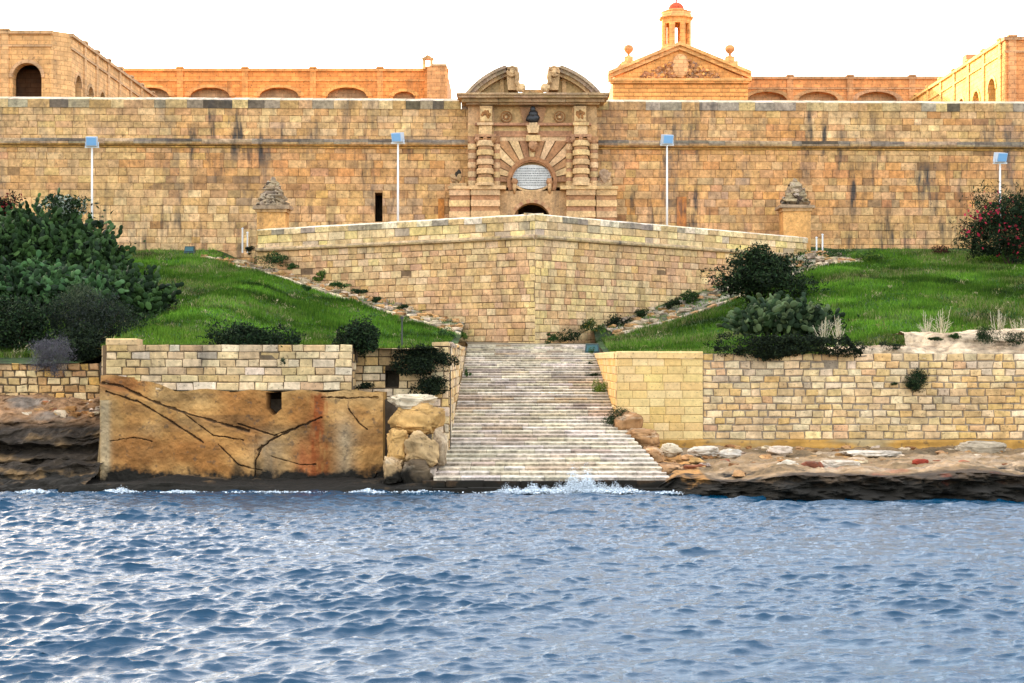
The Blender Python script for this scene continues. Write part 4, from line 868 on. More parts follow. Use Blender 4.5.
# rear ranges
T = thing('barracks', 'long low orange arcaded barracks range behind the rampart, left', 'building', (-25, 178, 21))
arl = [(aD(p, 178), zD(96.3, 178), w) for p, w in ((95, 2.3), (150, 2.3), (210, 2.35), (279, 2.35), (347, 2.35), (404, 1.25))]
facade(T, aD(70, 178), aD(447, 178), 178, 21, zD(71, 178), arl, (.62, .27, .09), (.62, .33, .13), [aD(p, 178) for p in (120, 180, 245, 313, 380, 428)], arc_flat=.42)
b = MB(); b.box(aD(70, 178), aD(447, 178), 179, 192, 21, zD(71, 178) + .1, (.4, .3, .2)); b.build('roof', 'barracks_stone', T)
b = MB(); b.box(aD(427, 177), aD(447, 177), 177, 181, 30, zD(66, 177), (.52, .30, .15)); b.box(aD(430, 177), aD(446.5, 177), 176.9, 181, zD(66, 177), zD(64, 177), BT); b.build('end_tower', 'barracks_stone', T)
bc = MB(); xb = aD(428, 178)
bc.box(xb - .55, xb - .25, 177.4, 178.1, zD(70, 178), zD(59.5, 178), (.6, .42, .2)); bc.box(xb + .25, xb + .55, 177.4, 178.1, zD(70, 178), zD(59.5, 178), (.6, .42, .2)); bc.box(xb - .65, xb + .65, 177.3, 178.2, zD(60, 178), zD(58.5, 178), BO2); bc.prism([(xb - .5, zD(58.5, 178)), (xb + .5, zD(58.5, 178)), (xb, zD(55.5, 178))], 177.4, 178.1, BO2)
bc.build('bell_cot', 'barracks_stone', T)
T = thing('barracks', 'weathered low orange arcaded range right of the chapel', 'building', (32, 178, 21))
arr = [(aD(p, 178), zD(100.8, 178), 2.4) for p in (767, 818, 877, 936)]
facade(T, aD(744, 178), aD(990, 178), 178, 21, zD(79, 178), arr, (.52, .27, .12), (.38, .25, .15), [aD(p, 178) for p in (790, 850, 912)], arc_flat=.42)
b = MB(); b.box(aD(744, 178), aD(990, 178), 179, 192, 21, zD(79, 178) + .1, (.4, .3, .2)); b.build('roof', 'barracks_stone', T)
# side wings running away from the viewer
T = thing('barracks_wing', 'tall tan barracks wing with deep archway at far left', 'building', (-45, 141, 21))
zc1 = 34.; x_in = -39.2
facade(T, -60, -40.6, 141, 21, zc1 - .25, [(aD(-55, 141), 29.6, 1.3), (aD(27, 141), 29.9, 1.28)], (.50, .34, .17), (.42, .31, .19), [aD(5, 141), aD(-75, 141)], depth=2.5)
facade(T, 1.3, 37, 0, 21, zc1 - .25, [(3.6, 29.7, 1.0), (7.8, 29.4, 1.0), (12., 29.6, 1.0), (16.4, 29.6, 1.0), (21, 29.6, 1.0), (25.6, 29.6, 1.0), (30.4, 29.6, 1.0)], (.50, .36, .20), (.40, .31, .21), [5.7, 9.9, 14.2, 18.7, 23.3, 28, 33], ang=(x_in, 141, 0, 1))
b = MB(); b.hexa([(-40.6, 141, 21), (x_in, 142.28, 21), (x_in - .2, 142.28, 21), (-40.6, 142.1, 21)], [(-40.6, 141, zc1 + .03), (x_in, 142.28, zc1 + .03), (x_in - .2, 142.28, zc1 + .03), (-40.6, 142.1, zc1 + .03)], (.50, .35, .19)); b.build('chamfered_corner', 'barracks_stone', T)
b = MB(); b.box(-60, x_in - 1, 142, 178, 33.2, zc1 - .1, (.35, .27, .18)); b.box(-42.6, -40.4, 158, 161, zc1, zc1 + 1.0, BT); b.box(-53.5, -51.5, 142.5, 144, zc1, zc1 + .5, BT); b.build('roof', 'barracks_stone', T)
T = thing('barracks_wing', 'sunlit yellow barracks wing at far right with orange front', 'building', (50, 144, 21))
xr_ = 44.4
facade(T, xr_, 66, 144, 21, 33.8, [(58, 28, 1.3)], (.52, .27, .12), (.42, .28, .17), [45.0, 52], depth=2.5)
facade(T, -34, -1.02, 0, 21, 33.75, [(-4., 29.9, 1.15), (-9., 29.6, 1.1), (-14, 29.7, 1.1), (-19, 29.6, 1.1), (-24, 29.6, 1.1), (-29, 29.6, 1.1)], (.58, .42, .16), (.58, .43, .18), [-1.4, -6.5, -11.5, -16.5, -21.5, -26.5, -31.5], ang=(xr_, 144, 0, -1))
b = MB(); b.box(xr_ + 1, 66, 145, 178, 33, 33.9, (.4, .3, .18)); b.box(xr_ + .6, xr_ + 2.0, 158.5, 160, 33.9, 35.3, (.52, .25, .14)); b.build('roof', 'barracks_stone', T)
# chapel
CD = 166.; cx_ = lambda p: aD(p, CD); cz_ = lambda q: zD(q, CD); CO = (.60, .34, .13); CL = (.62, .40, .18)
T = thing('chapel', 'orange chapel front with carved triangular pediment', 'chapel', (cx_(680), CD, 21))
b = MB(); b.box(cx_(613), cx_(748), CD, CD + 12, 21, cz_(80), CO); 
for i in range(6): b.box(cx_(613) - .03, cx_(748) + .03, CD - .04, CD, cz_(84 + i * 4) - .03, cz_(84 + i * 4) + .03, (.42, .22, .09))
b.build('wall', 'barracks_stone', T)
b = MB()
for (p, q0, q1, y) in ((610, 81.5, 83.5, .35), (608, 79.2, 81.5, .6)): b.box(cx_(p), cx_(1359 - p), CD - y, CD + .4, cz_(q1), cz_(q0), CL)
b.build('cornice', 'barracks_stone', T)
b = MB(); ap = (cx_(679.5), cz_(49.5)); bl, br = (cx_(612), cz_(79.2)), (cx_(747), cz_(79.2)); b.prism([bl, br, ap], CD + .05, CD + .6, CO); b.build('pediment', 'barracks_stone', T)
b = MB()
for (off, th, y) in ((0., .42, .3), (.42, .34, .62)):
    for s_ in (0, 1):
        e = (cx_(608 if s_ == 0 else 751), cz_(79.2)); t = (cx_(679.5), cz_(49.8)); b.prism([(e[0], e[1] + off), (t[0], t[1] + off), (t[0], t[1] + off + th), (e[0], e[1] + off + th)], CD - y, CD + .5, vary(CL, .06))
b.build('raking_cornice', 'barracks_stone', T)
b = MB(); random.seed(77)
b.blob((cx_(680.5), CD - .1, cz_(66)), (.85, .3, 1.2), (.55, .36, .2), n=14, m=9, amp=.05, sq=.8)
for i in range(260):
    u = random.uniform(-1, 1); v = random.uniform(0, 1 - abs(u) * .85); px = 680.5 + u * 38; py = 79 - v * 22
    if abs(u) < .14 and v < .8: continue
    b.blob((cx_(px), CD - .05, cz_(py)), (random.uniform(.1, .34), random.uniform(.1, .3), random.uniform(.1, .3)), vary(pick((CO, 2), ((.36, .21, .12), 2), ((.28, .2, .15), 1)), .2), n=7, m=5, amp=.35, seed=i)
b.build('carved_relief', 'barracks_stone', T)
b = MB()
for s_ in (0, 1):
    m = lambda p: p if s_ == 0 else 1359 - p
    prof = [(615, 76), (617, 66), (622, 60), (632, 58.5), (648, 57.5), (657, 53), (664, 50.5), (680, 48), (680, 76)]
    pr = [(cx_(m(p)), cz_(q)) for p, q in prof]; b.prism(pr if s_ == 0 else pr[::-1], CD + 1.2, CD + 9, (.42, .30, .2))
b.build('attic_roof', 'barracks_stone', T)
for s_, lab in ((0, 'left'), (1, 'right')):
    m = lambda p: p if s_ == 0 else 1361 - p
    b = MB(); X0 = cx_(m(629.5)); Y0 = CD + 1.; z0 = cz_(60)
    b.box(X0 - .75, X0 + .75, Y0 - .4, Y0 + 1, cz_(66), z0, BO2, .03); b.box(X0 - .45, X0 + .45, Y0 - .1, Y0 + .7, z0, cz_(54.5), CL, .02)
    b.lathe(X0, Y0 + .3, [(.32, cz_(54.5)), (.14, cz_(53)), (.14, cz_(51.5)), (.30, cz_(50.2)), (.46, cz_(48.5)), (.52, cz_(46.5)), (.46, cz_(44.2)), (.28, cz_(42.8)), (0, cz_(42.2))], (.50, .28, .13), 14)
    b.build('urn', 'barracks_stone', T)
# lantern over the chapel
LX, LY = (676.2 - 512) * (CD + 6) / F, CD + 6; lz = lambda q: EYE + (HY - q) * LY / F; k_ = LY / F
def octa(b, r0, r1, z0, z1, c): 
    b.lathe(LX, LY, [(r0, z0), (r1, z1)], c, 8, math.pi / 8, math.pi / 8 + 2 * math.pi)
L_ = T; b = MB(); R8 = 15.4 * k_
b.lathe(LX, LY, [(R8 + .15, 33), (R8 + .15, lz(48)), (R8, lz(47.5)), (R8, lz(46))], CL, 8, math.pi / 8, math.pi / 8 + 2 * math.pi)
for i in range(8):
    a = math.pi / 8 + i * math.pi / 4; a2 = a + math.pi / 4; p, q = Vector((math.cos(a), math.sin(a))) * R8, Vector((math.cos(a2), math.sin(a2))) * R8
    for (f0, f1, zz0, zz1) in ((0, .27, lz(46), lz(20)), (.73, 1, lz(46), lz(20)), (.27, .73, lz(25), lz(20))):
        u, v = p.lerp(q, f0), p.lerp(q, f1); ui, vi = u * .84, v * .84
        P4 = [(LX + u.x, LY + u.y), (LX + v.x, LY + v.y), (LX + vi.x, LY + vi.y), (LX + ui.x, LY + ui.y)]; b.hexa([(x, y, zz0) for x, y in P4], [(x, y, zz1) for x, y in P4], CO)
b.build('lantern_drum', 'barracks_stone', L_)
b = MB(); b.lathe(LX, LY, [(R8, lz(20.5)), (R8 + .25, lz(19.5)), (R8 + .3, lz(18.2)), (R8 + .05, lz(17.4)), (R8 - .05, lz(13.2)), (R8 + .08, lz(12.6)), (R8 - .4, lz(12.2))], CL, 8, math.pi / 8, math.pi / 8 + 2 * math.pi); b.build('lantern_cornice', 'barracks_stone', L_)
b = MB(); b.lathe(LX, LY, [(R8 - .4, lz(12.6)), (11.5 * k_, lz(10.8)), (8 * k_, lz(10))], CL, 8, math.pi / 8, math.pi / 8 + 2 * math.pi); pr = [(8.4, 13), (8.2, 10), (7.6, 7.5), (6.2, 5), (3.6, 3.2), (1., 2.6), (.8, 1.2), (1.1, .2), (.8, -1.2), (0, -2)]
b.lathe(LX, LY, [(r * k_, lz(q)) for r, q in pr], (.42, .09, .05), 20); b.build('lantern_dome', 'barracks_stone', L_, smooth=True)

# ---------------------------------------------------------------- small fittings
def post(px, D, y0, y1, lab, col=(.72, .7, .66), r=.06):
    x = aD(px, D); b = MB(); b.tube([(x, D, zD(y1, D) - .2), (x, D, zD(y0, D))], [r, r], col, 8); b.lathe(x, D, [(r * 1.5, zD(y0, D)), (r * 1.5, zD(y0, D) + .06), (0, zD(y0, D) + .1)], col, 8); tag(b.build('bollard', 'paint', None, loc=(x, D, zD(y1, D) - .2)), lab, 'post', 'white posts at the ends of the bastion')
post(242.5, 113.5, 229, 250, 'taller white post outside the left shoulder of the bastion'); post(247.5, 113.5, 233, 250, 'shorter white post outside the left shoulder of the bastion')
post(816.5, 115, 238, 251, 'shorter white post outside the right shoulder of the bastion'); post(822.5, 115, 235, 251, 'taller white post outside the right shoulder of the bastion')
x = aD(402, 70); b = MB(); b.tube([(x, 70, 5.3), (x, 70, zD(317, 70))], [.04, .035], (.03, .028, .025), 6); b.box(x - .07, x + .07, 69.95, 70.05, zD(319, 70), zD(316.6, 70), (.03, .028, .025)); tag(b.build('sign_post', 'paint', None, loc=(x, 70, 5.3)), 'thin black post at the top of the left harbour wall', 'post')
def ground_light(x, y, z, lab, s=1.):
    T = thing('ground_floodlight', lab, 'floodlight', (x, y, z)); b = MB(); c = (.008, .035, .03)
    b.hexa([(x - .42 * s, y - .3, z + .08), (x + .42 * s, y - .3, z + .08), (x + .42 * s, y + .3, z + .08), (x - .42 * s, y + .3, z + .08)], [(x - .36 * s, y - .2, z + .62 * s), (x + .36 * s, y - .2, z + .62 * s), (x + .36 * s, y + .25, z + .66 * s), (x - .36 * s, y + .25, z + .66 * s)], c); b.build('housing', 'paint', T)
    b = MB(); b.hexa([(x - .34 * s, y - .33, z + .2), (x + .34 * s, y - .33, z + .2), (x + .34 * s, y - .25, z + .2), (x - .34 * s, y - .25, z + .2)], [(x - .30 * s, y - .25, z + .54 * s), (x + .3 * s, y - .25, z + .54 * s), (x + .3 * s, y - .18, z + .54 * s), (x - .3 * s, y - .18, z + .54 * s)], (.02, .08, .08)); b.build('lens', 'paint', T)
    b = MB(); b.box(x - .46 * s, x + .46 * s, y - .1, y + .1, z - .1, z + .1, (.05, .05, .05)); b.build('bracket', 'paint', T)
ground_light(aD(592, 92), 92, 5.3, 'dark green floodlight box at the top right of the stairs'); ground_light(aD(190, 113.5), 113.5, 12.5, 'green floodlight box at the top of the left grass slope', .9)

# ---------------------------------------------------------------- boulders
def boulder(name, c, r, col, lab, seed, sq=.55, group='boulders beside the stairs', mat='boulder_rock', dark=0):
    n, m = 72, 48; V = []; a = np.linspace(0, 2 * np.pi, n); t = np.linspace(0, np.pi, m); A_, T_ = np.meshgrid(a, t)
    d = np.stack([np.sin(T_) * np.cos(A_), np.sin(T_) * np.sin(A_), np.cos(T_)], -1); dn = np.sign(d) * np.abs(d) ** sq
    cut = np.zeros_like(A_)                      # flat broken faces
    rg = np.random.default_rng(seed)
    for _ in range(9):
        nv_ = rg.normal(0, 1, 3); nv_ /= np.linalg.norm(nv_); dt = dn @ nv_; lim_ = rg.uniform(.72, 1.0); cut = np.maximum(cut, np.clip(dt / lim_ - 1, 0, 1))
    q = (1 / (1 + cut)) * (1 + .14 * vnoise(d[..., 0] * 1.3 + seed, d[..., 1] * 1.3, d[..., 2] * 1.3, seed=seed) + .09 * vnoise(d[..., 0] * 3.4, d[..., 1] * 3.4, d[..., 2] * 6, seed=seed + 1) + .06 * vnoise(d[..., 0] * 9, d[..., 1] * 9, d[..., 2] * 14, seed=seed + 2))
    P = dn * q[..., None] * np.array(r) + np.array(c); nn = vnoise(P[..., 0] * 1.4, P[..., 1] * 1.4, P[..., 2] * 2.2, seed=seed + 3)
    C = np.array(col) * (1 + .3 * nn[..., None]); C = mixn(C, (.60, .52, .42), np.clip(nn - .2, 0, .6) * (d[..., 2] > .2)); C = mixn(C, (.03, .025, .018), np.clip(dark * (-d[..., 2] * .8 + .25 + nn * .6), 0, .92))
    o = grid(name, P, np.clip(C, .01, .8), mat, smooth=True); o.data.transform(__import__('mathutils').Matrix.Translation((-c[0], -c[1], -(c[2] - r[2])))); o.location = (c[0], c[1], c[2] - r[2]); tag(o, lab, 'rock', group); return o
OC = (.50, .32, .13)
def bpx(p0, p1, q0, q1, D): return ((aD((p0 + p1) / 2, D), D, zD((q0 + q1) / 2, D)), (abs(aD(p1, D) - aD(p0, D)) / 2, .8, (zD(q0, D) - zD(q1, D)) / 2))
BLD = [((388, 442, 404, 434, 63.6), OC, 'big tawny block of rock left of the stairs', 11, 0.), ((390, 436, 394, 410, 64.), PALE, 'pale flat rock lying on top of the tawny block', 12, 0), ((405, 438, 430, 466, 62.3), (.50, .36, .2), 'upright tan boulder against the lower steps', 13, .2),
       ((386, 410, 430, 462, 62.9), OC, 'ochre boulder at the foot of the block pillar', 15, .1), ((382, 405, 456, 486, 62.2), (.42, .3, .17), 'small crusted boulder at the waterline', 16, .5), ((402, 436, 460, 494, 61.8), (.12, .09, .06), 'dark seaweed-stained boulder beside the bottom step', 17, .9),
       ((432, 448, 430, 470, 62.8), (.35, .28, .2), 'narrow rock wedged beside the stair kerb', 18, .3)]
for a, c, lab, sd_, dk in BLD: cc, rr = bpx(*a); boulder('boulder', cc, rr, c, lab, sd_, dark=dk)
for i, (a, c, lab) in enumerate([((661, 682, 444, 457, 67.), PALE, 'white rock nearest the stairs on the right shelf'), ((688, 722, 446, 457, 67.), (.5, .46, .42), 'long whitish slab rock on the shelf'), ((720, 742, 449, 458, 66.4), (.44, .42, .40), 'grey rock touching the long whitish slab'),
                                 ((766, 792, 446, 456, 67.), (.6, .52, .46), 'pale pinkish rock on the shelf under the old rubble wall'), ((773, 800, 460, 473, 62.), (.62, .57, .5), 'large white rock at the dark shelf edge'), ((800, 822, 461, 474, 62.), (.22, .08, .05), 'rusty red-brown rock at the shelf edge'),
                                 ((820, 860, 460, 470, 62.4), (.62, .57, .52), 'long white pitted rock beside the rusty one'), ((912, 930, 459, 466, 62.), (.30, .05, .03), 'small red rock at the shelf edge'), ((840, 900, 450, 457, 67), (.56, .52, .48), 'flat pale slab on the shelf before the wall'),
                                 ((955, 1010, 441, 458, 69.), (.42, .37, .30), 'broad greyish rock hump against the wall at far right')]):
    cc, rr = bpx(*a); boulder('rock', cc, (rr[0], rr[0] * .7, rr[2]), c, lab, 40 + i, sq=.75, group='rocks on the right shelf')
# pale limestone ledge above the old masonry
for i, (p0, p1, q0, q1) in enumerate([] and [(838, 882, 333, 351), (872, 925, 340, 353), (915, 965, 327, 342), (924, 980, 341, 354), (962, 1030, 326, 340), (975, 1045, 339, 354), (1030, 1100, 330, 352)]):
    cc, rr = bpx(p0, p1, q0, q1, 73.2 + (i % 2) * .5); boulder('ledge_rock', cc, (rr[0], .9, rr[2]), ((.52, .44, .40), (.60, .55, .50))[i % 2], ['tall pinkish rock at the left end of the ledge on the old wall', 'low white rock second on the ledge above the old wall', 'raised pink-white rock in the middle of the ledge', 'lower white slab beneath the raised ledge rock', 'long raised pale rock near the right end of the ledge', 'long low white slab at the right end of the ledge', 'last ledge rock beyond the right edge'][i], 60 + i, sq=.6, group='pale rocks on the wall ledge')
# rocks between stair flare and new wall
for i, (p0, p1, q0, q1, D) in enumerate([(612, 640, 408, 440, 71.3), (622, 655, 428, 452, 69.5), (640, 664, 445, 468, 67), (650, 684, 462, 488, 63.5)]):
    cc, rr = bpx(p0, p1, q0, q1, D); boulder('boulder', (cc[0] + .1, cc[1], cc[2]), (rr[0], 1.3, rr[2] * .85), (.34, .20, .10), ['reddish rock where the stairs meet the new wall', 'ochre rock below the new wall corner', 'orange rock halfway down the flared stair side', 'brown rock at the lower right corner of the stairs'][i], 91 + i, dark=.1)
# ---------------------------------------------------------------- plants
RNG = np.random.default_rng(11)
def leaf_quads(C, size, aspect=.45, up=.0, rng=RNG, droop=0.):
    """C (n,3) leaf centres -> (n,4,3) leaf-shaped quads in random directions"""
    n = len(C); d = rng.normal(0, 1, (n, 3)); d[:, 2] += up; d /= np.linalg.norm(d, axis=1)[:, None]
    e = np.cross(d, rng.normal(0, 1, (n, 3))); e /= np.linalg.norm(e, axis=1)[:, None] + 1e-9
    s = (size * rng.uniform(.6, 1.3, n))[:, None]; d = d * s; e = e * s * aspect
    return np.stack([C - d * .8, C + e * .8 - d * .1, C + d, C - e * .8 - d * .1], 1)
def clump_points(c, r, n, k, rng=RNG, cl=.38, flat=0):
    """points on many small clumps spread through an ellipsoid"""
    cc = rng.normal(0, 1, (k, 3)); cc /= np.linalg.norm(cc, axis=1)[:, None]; cc *= (rng.random((k, 1)) ** .4) * (1 - cl * .55)
    if flat: cc[:, 2] = np.abs(cc[:, 2])
    i = rng.integers(0, k, n); p = rng.normal(0, 1, (n, 3)); p /= np.linalg.norm(p, axis=1)[:, None]; p *= rng.uniform(.55, 1.08, (n, 1)) * cl * rng.uniform(.6, 1.25, (k, 1))[i]
    return (cc[i] + p) * np.array(r) + np.array(c), i
def leaf_cols(n, cols, i=None, v=.3, rng=RNG):
    cols = np.array(cols); c = cols[rng.integers(0, len(cols), n)]
    if i is not None: c = c * rng.uniform(.75, 1.25, (i.max() + 1, 1))[i]
    return np.clip(c * rng.uniform(1 - v, 1 + v, (n, 1)), 0, 1)
DG = [(.018, .036, .012), (.012, .025, .010), (.030, .050, .016)]; MG = [(.035, .075, .018), (.05, .09, .02), (.02, .05, .012)]
YG = [(.12, .17, .02), (.08, .13, .02)]; VD = [(.009, .014, .008), (.012, .018, .009), (.02, .03, .011)]; HEA = [(.09, .08, .085), (.07, .065, .075), (.12, .11, .11)]; OL = [(.07, .085, .04), (.045, .06, .03), (.03, .045, .022)]
def shrub(name, lab, cat, D, box, cols, n=2500, leaf=.11, k=26, dep=None, cl=.38, asp=.45, up=0., group=None, extra=None, stem=True, depth_only=0, flat=0):
    p0, p1, q0, q1 = box; x0, x1 = aD(p0, D), aD(p1, D); z0, z1 = zD(q1, D), zD(q0, D); rx = (x1 - x0) / 2; rz = (z1 - z0) / 2; ry = dep or min(rx, 1.8)
    c = ((x0 + x1) / 2, D, (z0 + z1) / 2); T = thing(name, lab, cat, (c[0], c[1], z0), group)
    P, i = clump_points(c, (rx, ry, rz), n, k, cl=cl, flat=flat); q_ = P - np.array(c); w_ = vnoise(P[:, 0] * 1.1, P[:, 1] * 1.1, P[:, 2] * 1.1, seed=int(p0) % 50, octs=3); P = np.array(c) + q_ * (1 + .34 * w_)[:, None]; V = leaf_quads(P, leaf, asp, up); C = leaf_cols(n, cols, i)
    quads('foliage', V, C, 'leaf', T)
    if extra:
        cols2, m, s2 = extra; P, i = clump_points(c, (rx * 1.02, ry * 1.02, rz * 1.02), m, k, cl=cl); P = P[(P[:, 1] < D + .3)]; quads('blossoms', leaf_quads(P, s2, .7), leaf_cols(len(P), cols2, None, .2), 'leaf', T)
    if stem:
        b = MB()
        for j in range(7):
            a = RNG.uniform(0, 6.28); f = RNG.uniform(.2, .7); e = (c[0] + rx * f * math.cos(a), D + ry * f * math.sin(a), z0 + rz * RNG.uniform(.8, 1.5)); m_ = ((c[0] * .6 + e[0] * .4), (D * .6 + e[1] * .4), lerp(z0, e[2], .5))
            b.tube([(c[0] + .1 * j * math.cos(a) * .3, D, z0 - .15), m_, e], [.05, .035, .015], (.07, .05, .03), 5)
        b.build('stem', 'leaf', T)
    return T
def cactus(name, lab, D, box, n_stems, pad=.2, dep=2.5, cols=((.030, .062, .014), (.046, .085, .022), (.018, .038, .010), (.009, .019, .006)), levels=5, grp=None):
    """prickly pear: chains of flat oval pads"""
    p0, p1, q0, q1 = box; x0, x1 = aD(p0, D), aD(p1, D); T = thing(name, lab, 'cactus', ((x0 + x1) / 2, D, zD(q1, D)), grp); rng = RNG
    nk = 10; th = np.linspace(0, 2 * np.pi, nk, endpoint=False); V = []; Fq = []; C = []
    zt0, zt1 = zD(q1, D), zD(q0, D); prof = [(0., -1.), (.75, -.75), (1., 0), (.75, .75), (0., 1.)]
    mb = MB()
    def add_pad(base, up, nrm, w, h, col):
        side = up.cross(nrm).normalized(); nrm = side.cross(up).normalized(); c = base + up * h * .5; V = []
        for (rr, tt) in ((.0, -1), (.72, -.8), (1., 0), (.72, .8), (0., 1)):
            if rr == 0: V.append(tuple(c + nrm * .018 * tt * 2)); continue
            for a in th: 
                eg = 1 + .12 * math.sin(a); V.append(tuple(c + side * (w * .5 * rr * math.cos(a) * eg) + up * (h * .5 * rr * math.sin(a)) + nrm * .02 * tt))
        F_ = [(0, 1 + (k + 1) % nk, 1 + k) for k in range(nk)]
        for r_ in range(2): F_ += [(1 + r_ * nk + k, 1 + r_ * nk + (k + 1) % nk, 1 + (r_ + 1) * nk + (k + 1) % nk, 1 + (r_ + 1) * nk + k) for k in range(nk)]
        F_ += [(1 + 2 * nk + k, 1 + 2 * nk + (k + 1) % nk, 1 + 3 * nk) for k in range(nk)]
        mb.poly(V, F_, col)
    for s in range(n_stems):
        f = rng.random(); x = lerp(x0, x1, f); y = D + rng.uniform(-dep, dep); env = math.sin(math.pi * clamp(.12 + f * .76)) ** .6
        top = zt0 + (zt1 - zt0) * env * rng.uniform(.35, 1.02) * (1 - .25 * (D - y) / dep * .5); z = lerp(zt0, top, rng.uniform(.0, .75)) 
        base = Vector((x, y, z)); up = Vector((rng.normal(0, .5), rng.normal(-.15, .4), 1)).normalized()
        for l in range(levels):
            w = pad * rng.uniform(.8, 1.25); h = w * rng.uniform(1.2, 1.6); nn = Vector((rng.normal(0, .7), -1, rng.normal(0, .5)))
            if base.z > top: break
            cc = cols[rng.integers(0, len(cols))]; add_pad(base, up, nn, w, h, vary(cc, .3)); tip = base + up * h * .93
            if rng.random() < .7:
                u2 = (up + Vector((rng.normal(0, .9), rng.normal(0, .5), .2))).normalized(); add_pad(base + up * h * .7, u2, Vector((rng.normal(0, .7), -1, rng.normal(0, .5))), w * .85, h * .85, vary(cc, .3))
            base = tip; up = (up + Vector((rng.normal(0, .5), rng.normal(0, .35), rng.normal(.05, .3)))).normalized()
    mb.build('pads', 'cactus_skin', T, smooth=True); return T
# left side
cactus('prickly_pear', 'tall prickly pear thicket on the left grass slope', 93, (-60, 112, 192, 300), 1900, .30, 3.2)
cactus('prickly_pear', 'lower prickly pear spreading right of the tall thicket', 84, (92, 160, 268, 322), 420, .28, 2.2)
cactus('prickly_pear', 'pale green prickly pear at the foot of the tall thicket', 82, (-40, 108, 262, 312), 560, .28, 2.2, cols=((.035, .08, .024), (.055, .11, .034), (.022, .045, .015), (.011, .022, .008)))
shrub('bush', 'dark undergrowth bush under the tall prickly pear thicket', 'bush', 96, (-90, 110, 205, 310), VD + DG, 9000, .2, 60, 2.6)
shrub('bush', 'dark leafy bush beneath the lower prickly pear', 'bush', 86, (90, 180, 282, 326), VD, 3500, .15, 34, 1.8)
shrub('bush', 'big round dark bush with grey top above the left harbour wall', 'bush', 72, (38, 147, 287, 356), VD + [(.03, .035, .03)], 14000, .085, 60, 1.9, up=.8, asp=.25)
shrub('bush', 'olive feathery bush behind the round dark bush', 'bush', 76, (52, 108, 284, 318), OL, 4500, .10, 40, 1.6, up=1., asp=.2)
shrub('bush', 'broad green-black bush above the low rubble wall', 'bush', 72.5, (-50, 76, 290, 362), DG + VD, 13000, .10, 60, 1.9)
shrub('bush', 'low dark bush between the low wall and the harbour wall', 'bush', 69.6, (56, 116, 320, 368), VD, 5500, .09, 30, 1.)
shrub('heather_bush', 'grey-purple twiggy bush hanging over the low rubble wall', 'bush', 67.8, (27, 72, 334, 377), HEA, 6500, .11, 50, .8, up=.8, asp=.07, stem=False)
shrub('bush', 'wide black-green bush draped over the left wall', 'bush', 64.6, (200, 299, 321, 354), VD + DG, 8500, .08, 45, .8)
shrub('bush', 'round black bush at the step in the left wall', 'bush', 65., (325, 383, 319, 359), VD + DG, 6000, .08, 36, .8)
shrub('hanging_shrub', 'dark shrub hanging above the square window', 'bush', 65.6, (390, 455, 343, 377), VD, 4600, .075, 16, .4, stem=False, cl=.5)
shrub('hanging_shrub', 'dark shrub hanging beside the square window', 'bush', 65.6, (405, 449, 371, 402), VD, 2200, .07, 11, .35, stem=False, cl=.5)
shrub('wall_tuft', 'small dark tuft growing on the step of the cut rock', 'plant', 65.4, (356, 378, 382, 391), VD, 700, .05, 12, .25, stem=False)
shrub('wall_tuft', 'tiny brown tuft on the left masonry', 'plant', 63.95, (279, 286, 358, 367), OL, 160, .04, 6, .1, stem=False)
shrub('red_flower_shrub', 'red-tipped shrub beyond the tall prickly pear', 'bush', 112, (-20, 20, 193, 226), VD + [(.16, .02, .02)], 2200, .16, 24, 1.5, extra=(((.35, .03, .03),), 260, .16))
shrub('white_flower_plant', 'flowering plant topping the tall thicket', 'plant', 92, (34, 92, 188, 216), DG + [(.3, .32, .25)], 1300, .13, 20, 1., stem=False)
